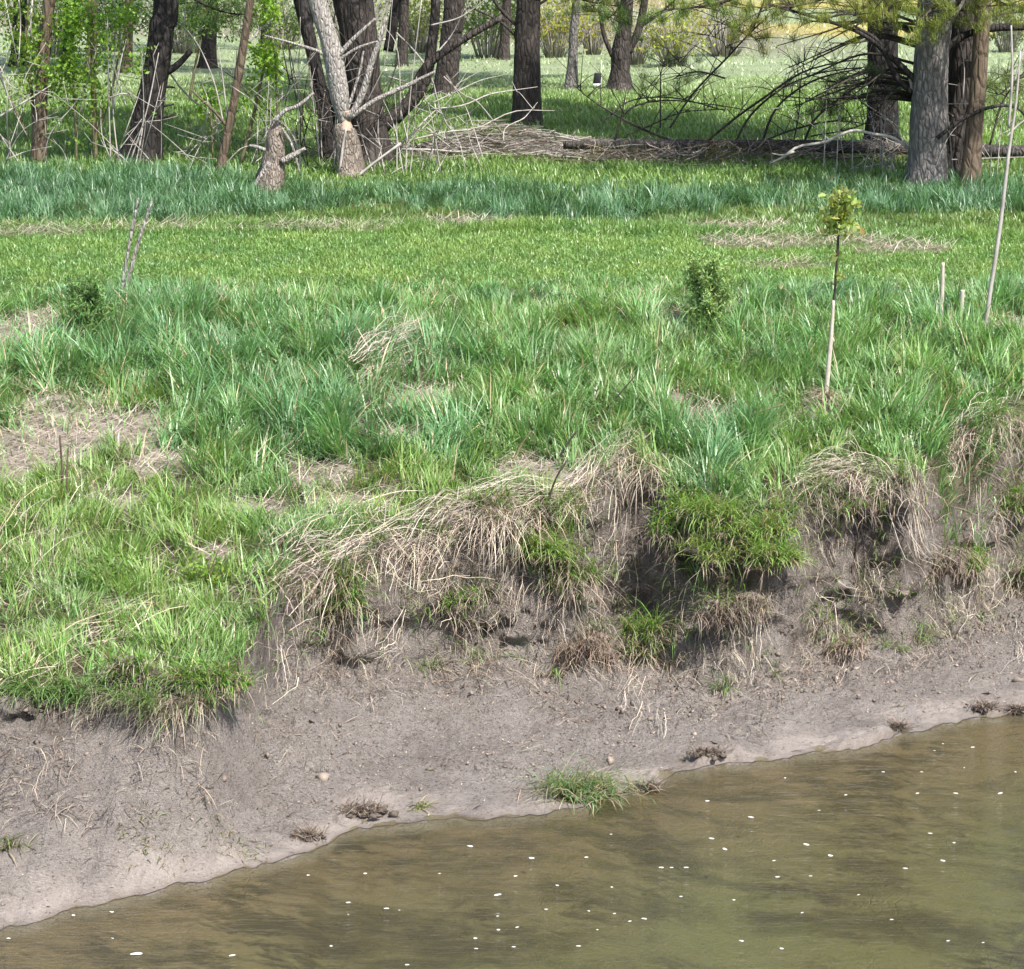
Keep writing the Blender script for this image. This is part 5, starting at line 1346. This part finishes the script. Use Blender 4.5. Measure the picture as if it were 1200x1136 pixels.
# thin dark dead twigs bristling left of the right hand pines
def pine_twigs():
    Y = 31.8
    base = pix(1060, 100, Y)
    o = empty('dead_pine_limb', base); tag(o, 'spray of bare dark twigs left of the grey pine', 'dead limb')
    rr = random.Random(5)
    for k in range(26):
        x, y = 1072 + rr.uniform(-6, 6), rr.uniform(10, 125)
        L = rr.uniform(50, 170); dr = rr.uniform(-.25, .6)
        st = [(x, y, 4), (x - L * .35, y - 10 * dr - 6, 3), (x - L * .7, y + 18 * dr, 2), (x - L, y + 60 * dr, 1)]
        g = Geo(); p = [pix(a, b, Y + rr.uniform(-.3, .5) * i) - base for i, (a, b, w) in enumerate(st)]
        tube(g, p, [metres(w, Y) / 2 for a, b, w in st], 5, 14)
        P = resample(np.array(p), 16)
        for _ in range(7):
            i = rr.randrange(4, 15); d = np.array([rr.uniform(-.4, .1), rr.uniform(-.3, .3), rr.uniform(-.3, .25)])
            tube(g, [P[i], P[i] + d * .5 + np.array([0, 0, .03]), P[i] + d], [.005, .004, .002], 4, 5)
        obj('twig', g.mesh('dead_twig', M['twig_dark'], True), o)
pine_twigs()

# ------------------------------------------------------------------ planted whips, stakes, seedlings
def stake(px, row, label, st, mat='stake', name='wooden_stake', cat='stake', group='weathered stakes in the grass', sides=6, Y=None):
    Y = Y or at(px, row)[1]
    base = pix(px, row, Y); base[2] = ground_z(base[0], Y)
    p, r = trunk_path(st, Y); g = Geo()
    p[0][2] = min(p[0][2], base[2] - .05)
    tube(g, [q - base for q in p], r, sides, 20, .05, 3)
    return obj(name, g.mesh(name, M[mat], True), None, base, label=label, cat=cat, group=group), base, Y
stake(143, 355, 'left of two leaning weathered stakes by the dark seedling', [(139, 356, 5), (150, 295, 4), (162, 232, 2.5)], 'dead')
stake(147, 353, 'right of two leaning weathered stakes, grey and more slanted', [(142, 354, 5), (159, 295, 4.5), (178, 236, 3)], 'dead')
stake(1104, 378, 'taller of two short pale stakes right of the planted sapling', [(1102, 380, 5), (1104, 345, 5), (1105, 308, 4)])
stake(1126, 386, 'shorter pale stake beside the tall bare whip', [(1125, 388, 5), (1127, 360, 5), (1128, 340, 5)])

def whip():
    Y = at(1153, 394)[1]; base = pix(1153, 394, Y); base[2] = ground_z(base[0], Y)
    o = empty('bare_whip', base); tag(o, 'tall pale bare whip of a young tree at the right', 'sapling')
    for st in ([(1153, 396, 6), (1160, 345, 5), (1172, 265, 5), (1182, 180, 4), (1190, 125, 3), (1196, 60, 2)], [(1182, 150, 3), (1186, 90, 3), (1185, 30, 2)], [(1189, 95, 2), (1196, 70, 2), (1202, 50, 1.5)], [(1180, 160, 2), (1192, 148, 2), (1202, 140, 1.5)]):
        p, r = trunk_path(st, Y); g = Geo(); tube(g, [q - base for q in p], r, 6, 22, .05, 2)
        obj('stem', g.mesh('whip_stem', M['twig'], True), o)
whip()

def planted_sapling():
    Y = at(967, 478)[1]; base = pix(967, 478, Y); base[2] = ground_z(base[0], Y)
    o = empty('planted_sapling', base); tag(o, 'thin planted sapling with pale lower stem and tuft of yellowish leaves', 'sapling')
    for nm, st, m in (('lower_stem', [(967, 480, 6), (970, 440, 5.5), (974, 395, 5), (977, 352, 3.5)], 'stake'), ('upper_stem', [(977, 356, 3), (980, 320, 3), (982, 285, 3), (985, 235, 2)], 'twig_dark')):
        p, r = trunk_path(st, Y); g = Geo(); tube(g, [q - base for q in p], r, 7, 20, .04, 2)
        obj(nm, g.mesh('planted_' + nm, M[m], True), o)
    P = []
    for a, b, ra, rb, m in ((985, 248, 9, 12, 240), (988, 232, 6, 6, 90), (978, 258, 7, 6, 80), (980, 301, 2.5, 3, 14), (981, 324, 3, 4, 12)):
        P.append(np.array([pix(a + RNG.normal(0, ra), b + RNG.normal(0, rb), Y + RNG.normal(0, .06)) - base for _ in range(m)]))
    P = np.concatenate(P); n = len(P)
    cc = np.where((RNG.random(n) < .12)[:, None], vary((.38, .30, .10), n), vary((.30, .37, .11), n))
    obj('foliage', Geo().add(*leaves(P, RNG.uniform(.05, .10, n), cc)).mesh('planted_leaves', M['leaf']), o, kind='stuff')
    n = 260
    phi = -1.57 + RNG.normal(-.3, 1.2, n)
    v = blades(np.stack([RNG.normal(0, .03, n), RNG.normal(-.03, .03, n), RNG.uniform(.06, .16, n)], -1), RNG.uniform(.15, .32, n), .006, phi, RNG.uniform(.9, 1.7, n), RNG.uniform(.4, .9, n), vary((.52, .44, .33), n, .15, .04), 2, (1, 1, .8))
    obj('straw_mulch', Geo().add(*v).mesh('sapling_mulch', M['straw']), o, kind='stuff')
planted_sapling()

def seedling(px, row, label, hpx, wpx, col, n, seed, dark=.5):
    Y = at(px, row)[1]; base = pix(px, row, Y); base[2] = ground_z(base[0], Y)
    o = empty('evergreen_seedling', base); tag(o, label, 'seedling', 'small evergreen seedlings in the grass')
    Hm, Wm = metres(hpx, Y) * 1.02, metres(wpx, Y)
    r = random.Random(seed); g = Geo(); T = []
    tube(g, [np.zeros(3), np.array([.01, 0, Hm * .5]), np.array([.0, .01, Hm])], [.018, .012, .003], 6, 10)
    for k in range(46):
        f = r.uniform(.08, .95); a = r.uniform(0, 6.28); L = Wm * .5 * (1 - .55 * abs(f - .4)) * r.uniform(.5, 1.15)
        tip = np.array([math.cos(a) * L, math.sin(a) * L, Hm * f + L * .55])
        tube(g, [np.array([0, 0, Hm * f * .8]), tip * .55 + np.array([0, 0, Hm * f * .8]) * .45, tip], [.006, .004, .002], 4, 5)
        for u in np.linspace(.3, 1, 7): T.append(tip * u + np.array([0, 0, Hm * f * .8]) * (1 - u))
    obj('stem', g.mesh('seedling_stem', M['twig_dark'], True), o)
    T = np.array(T); m = n // len(T) + 1; N = len(T) * m
    v = leaves(np.repeat(T, m, 0) + RNG.normal(0, .03, (N, 3)), RNG.uniform(.03, .075, N), vary(col, N, .25, .1), -.6, .22)
    obj('needles', Geo().add(*v).mesh('seedling_needles', M['needle']), o, kind='stuff')
seedling(104, 402, 'dark green evergreen seedling by the two leaning stakes', 66, 56, (.14, .25, .075), 5000, 3)
seedling(826, 392, 'fluffy yellowish green evergreen seedling right of centre', 84, 62, (.26, .38, .13), 8500, 4)

# broad leaved weeds and brown stalks along the bank edge
def weed(px, row, label, n, r, col, size=.05, stalks=3):
    c = at(px, row)
    o = empty('leafy_weed', c); tag(o, label, 'weed', 'leafy weeds on the bank')
    for k in range(stalks):
        g = Geo(); a = random.uniform(0, 6.28)
        tip = np.array([math.cos(a) * r * .7, math.sin(a) * r * .5, r * random.uniform(.9, 1.6)])
        tube(g, [np.zeros(3), tip * .5 + np.array([0, 0, .02]), tip], [.005, .004, .002], 4, 8)
        obj('stem', g.mesh('weed_stem', M['twig_green'], True), o)
    P = np.stack([RNG.normal(0, r * .5, n), RNG.normal(0, r * .4, n), np.abs(RNG.normal(r * .5, r * .4, n))], -1)
    obj('foliage', Geo().add(*leaves(P, RNG.uniform(.6, 1.3, n) * size, vary(col, n, .2, .08), .2, .4)).mesh('weed_leaves', M['leaf']), o, kind='stuff')
weed(800, 625, 'yellow green leafy tuft on the scarp below the grass', 520, .22, (.15, .25, .04))
weed(575, 545, 'dark green leafy weed above the straw mat', 240, .18, (.085, .17, .04))
weed(440, 405, 'bright yellow green leafy plant beside the straw bunch', 160, .16, (.17, .29, .04), .07)
weed(690, 500, 'mid green leafy patch right of the brown stalks', 320, .22, (.09, .19, .05))
weed(860, 450, 'low feathery green weed left of the planted sapling', 260, .24, (.12, .22, .05))
weed(930, 395, 'feathery yellow green weed behind the planted sapling', 200, .2, (.16, .24, .05))
weed(490, 640, 'small leafy weed hanging under the straw mat', 110, .12, (.10, .17, .04))
weed(240, 690, 'light green leafy weeds on the lower left turf', 320, .25, (.19, .30, .05))
weed(130, 690, 'low leafy weeds at the left beside bent reeds', 200, .22, (.15, .25, .05))

def stalk(px, row, label, st, mat='twig_dark'):
    stake(px, row, label, st, mat, 'dead_stalk', 'dead stalk', 'thin dead stalks standing in the bank grass', 5)
stalk(655, 545, 'short dark bent stalk above the straw mat', [(650, 550, 3), (660, 528, 3), (676, 505, 2)])
stalk(600, 545, 'slim dark stalk leaning right in the central grass', [(594, 552, 3), (606, 530, 2), (622, 505, 2)], 'twig_green')
stalk(690, 500, 'long dark stalk slanting across the central grass', [(668, 530, 3), (700, 492, 2), (745, 440, 1.5)])
stalk(640, 600, 'dark stalk rising from the middle of the straw mat', [(632, 610, 3), (648, 570, 2.5), (664, 540, 2)])
stalk(505, 620, 'short brown stalk on the straw mat left of centre', [(502, 625, 3), (508, 600, 2.5), (512, 585, 2)], 'twig_green')
stalk(75, 580, 'rusty upright dead stalk in the left grass', [(74, 600, 3), (73, 555, 3), (70, 510, 2)], 'bark_brown')
stalk(78, 590, 'second rusty dead stalk close beside the first in the left grass', [(80, 600, 3), (78, 560, 2.5), (80, 525, 2)], 'bark_brown')
stalk(228, 640, 'thin brown stalk on the lower left turf', [(228, 640, 2.5), (229, 610, 2), (230, 585, 1.6)], 'twig_green')
stalk(990, 640, 'dark twig slanting across the right mud slope', [(1000, 575, 2.5), (1012, 610, 2.5), (1035, 650, 2)])
stalk(870, 510, 'tan grass stem arching toward the planted sapling', [(815, 505, 2), (870, 490, 2), (918, 474, 1.5)], 'twig_green')

# ------------------------------------------------------------------ far things
def far_box():
    c = at(699, 101)
    o = empty('black_box', c); tag(o, 'small black box on a white base in the meadow between two trees', 'box')
    def bev_box(name, sx, sy, z0, z1, mat, tilt=.12):
        g = Geo(); b = .015
        ring = np.array([[-sx + b, -sy], [sx - b, -sy], [sx, -sy + b], [sx, sy - b], [sx - b, sy], [-sx + b, sy], [-sx, sy - b], [-sx, -sy + b]])
        lv = [(z0, .96), (z0 + .01, 1), (z1 - .015, .97), (z1, .9)]
        v = np.concatenate([np.column_stack([ring * s, np.full(8, z)]) for z, s in lv])
        v[:, 0] += tilt * v[:, 2]
        q = [[i * 8 + j, i * 8 + (j + 1) % 8, i * 8 + 8 + (j + 1) % 8, i * 8 + 8 + j] for i in range(3) for j in range(8)]
        t = [[24, 24 + j, 25 + j] for j in range(1, 7)]
        g.add(v, t, q); obj(name, g.mesh(name, M[mat]), o)
    bev_box('base', .085, .08, 0, .05, 'white'); bev_box('body', .075, .07, .05, .26, 'black')
    g = Geo(); tube(g, [np.array([.09, .05, 0]), np.array([.1, .05, .25]), np.array([.1, .05, .5])], [.008, .008, .008], 6, 6); obj('rod', g.mesh('rod', M['white']), o)
far_box()

FT = [(20, 78, 16, 'bark_dark', 0, 'dark trunk at the left edge far behind the saplings'), (78, 82, 13, 'bark_dark', 2, 'slim far trunk behind the bright sapling'), (105, 90, 12, 'bark_brown', 1, 'slender far trunk left of the leaning tree'),
      (243, 80, 18, 'bark_dark', 2, 'dark far trunk between the leaning tree and the slanting sapling'), (590, 70, 11, 'bark', 1, 'thin far trunk between the two straight pines'), (148, 85, 11, 'bark_brown', 0, 'slender far trunk just left of the leaning tree'),
      (310, 62, 11, 'bark_dark', 0, 'dark far trunk behind the small bright sapling'), (470, 78, 12, 'bark', 1, 'far trunk left of the leftmost meadow pine')]
for px, row, w, mt, c, lb in FT:
    tree('far_tree', lb, row, [(px, row, w + 3), (px + 2, row - 30, w), (px + 4, 0, w - 1), (px + 4, -25, w - 2)], M[mt], LC[c], .5, height=9, group='trees far behind', sides=12)

def shrub(px, row, label, wpx, hpx, col, n=1700, twigs=60, size=.10, twigcol='twig', Y=None):
    c = at(px, row) if Y is None else None
    Y = c[1]
    o = empty('willow_shrub', c); tag(o, label, 'shrub', 'shrubs at the edge of the far field')
    W, Hh = metres(wpx, Y) / 2, metres(hpx, Y)
    g = Geo(); T = []; r = np.random.default_rng(px)
    for k in range(twigs):
        a = r.uniform(0, 6.28); L = r.uniform(.3, 1.)
        tip = np.array([math.cos(a) * W * L, math.sin(a) * W * L * .8, Hh * r.uniform(.45, 1.05)])
        b0 = np.array([math.cos(a) * W * .25 * L, math.sin(a) * W * .25 * L, 0])
        tube(g, [b0, b0 * .5 + tip * .5 + np.array([0, 0, .12 * Hh]), tip], [.014, .010, .004], 4, 6)
        T += [b0 * (1 - u) + tip * u for u in (.5, .65, .8, .9, 1.)]
    obj('stems', g.mesh('shrub_stems', M[twigcol], True), o, kind='stuff')
    T = np.array(T); P = T[r.integers(0, len(T), n)] + r.normal(0, .16, (n, 3)) * np.array([1, 1, .8]); P[:, 2] = np.abs(P[:, 2])
    obj('foliage', Geo().add(*leaves(P, r.uniform(.6, 1.3, n) * size, vary(col, n, .18, .08))).mesh('shrub_leaves', M['leaf']), o, kind='stuff')
shrub(790, 78, 'yellow green budding shrub right of the forked tree', 95, 62, (.30, .33, .06), 1100, 90)
shrub(745, 76, 'pale brown twiggy shrub behind the forked tree', 70, 60, (.26, .24, .09), 260, 90)
shrub(850, 66, 'bare grey brown thicket left of the yellow field', 110, 62, (.28, .26, .12), 300, 120)
shrub(650, 68, 'yellow leaved shrub behind the straight pine', 90, 75, (.32, .32, .05), 1500, 70)
shrub(695, 64, 'tan twiggy shrub above the black box', 60, 55, (.34, .30, .08), 420, 80)
shrub(570, 68, 'green leafy shrub between the two straight pines', 110, 80, (.16, .26, .045), 1900, 60)
shrub(490, 62, 'yellow green shrub left of the leftmost meadow pine', 80, 70, (.22, .28, .05), 1500, 60)
shrub(330, 58, 'green shrub far behind the gnawed stump', 120, 70, (.13, .21, .05), 1900, 60)
shrub(215, 62, 'dark green shrub far behind the leaning tree', 110, 75, (.085, .15, .045), 2200, 60)
shrub(60, 66, 'dark green shrub far behind the left saplings', 140, 90, (.075, .13, .04), 2400, 60)
shrub(130, 60, 'deep green shrub far behind the bright sapling', 110, 80, (.07, .125, .04), 2200, 50)
shrub(1180, 62, 'olive shrub in the field at the right edge', 70, 60, (.14, .18, .06), 1100, 60)
shrub(410, 56, 'grey brown thicket far behind the broad dark trunk', 130, 75, (.12, .15, .06), 900, 120)

def far_shed():
    Y = 122.0
    p = pix(968, 20, Y); zb = ground_z(p[0], Y); base = np.array([p[0], Y, zb])
    o = empty('far_shed', base); tag(o, 'low blue and white structure glimpsed beyond the pine boughs', 'shed')
    def box(name, x0, x1, y0, y1, z0, z1, mat, ridge=0):
        v = [[x0, y0, z0], [x1, y0, z0], [x1, y1, z0], [x0, y1, z0], [x0, y0, z1], [x1, y0, z1], [x1, y1, z1], [x0, y1, z1]]
        q = [[0, 1, 5, 4], [1, 2, 6, 5], [2, 3, 7, 6], [3, 0, 4, 7]]
        t = None
        if ridge:
            ym = (y0 + y1) / 2; v += [[x0, ym, z1 + ridge], [x1, ym, z1 + ridge]]; q += [[4, 5, 9, 8], [6, 7, 8, 9]]; t = [[4, 8, 7], [5, 6, 9]]
        else: q += [[4, 5, 6, 7]]
        obj(name, Geo().add(v, t, q).mesh(name, M[mat]), o)
    box('wall', -3, 3, 0, 4, 0, 1.5, 'white'); box('roof', -3.2, 3.2, -.25, 4.25, 1.5, 1.7, 'blue', .8)
    box('door', -.6, .6, -.04, -.01, .02, 1.35, 'blue')
far_shed()
print("tris", sum(len(o.data.polygons) for o in bpy.data.objects if o.type == 'MESH'))
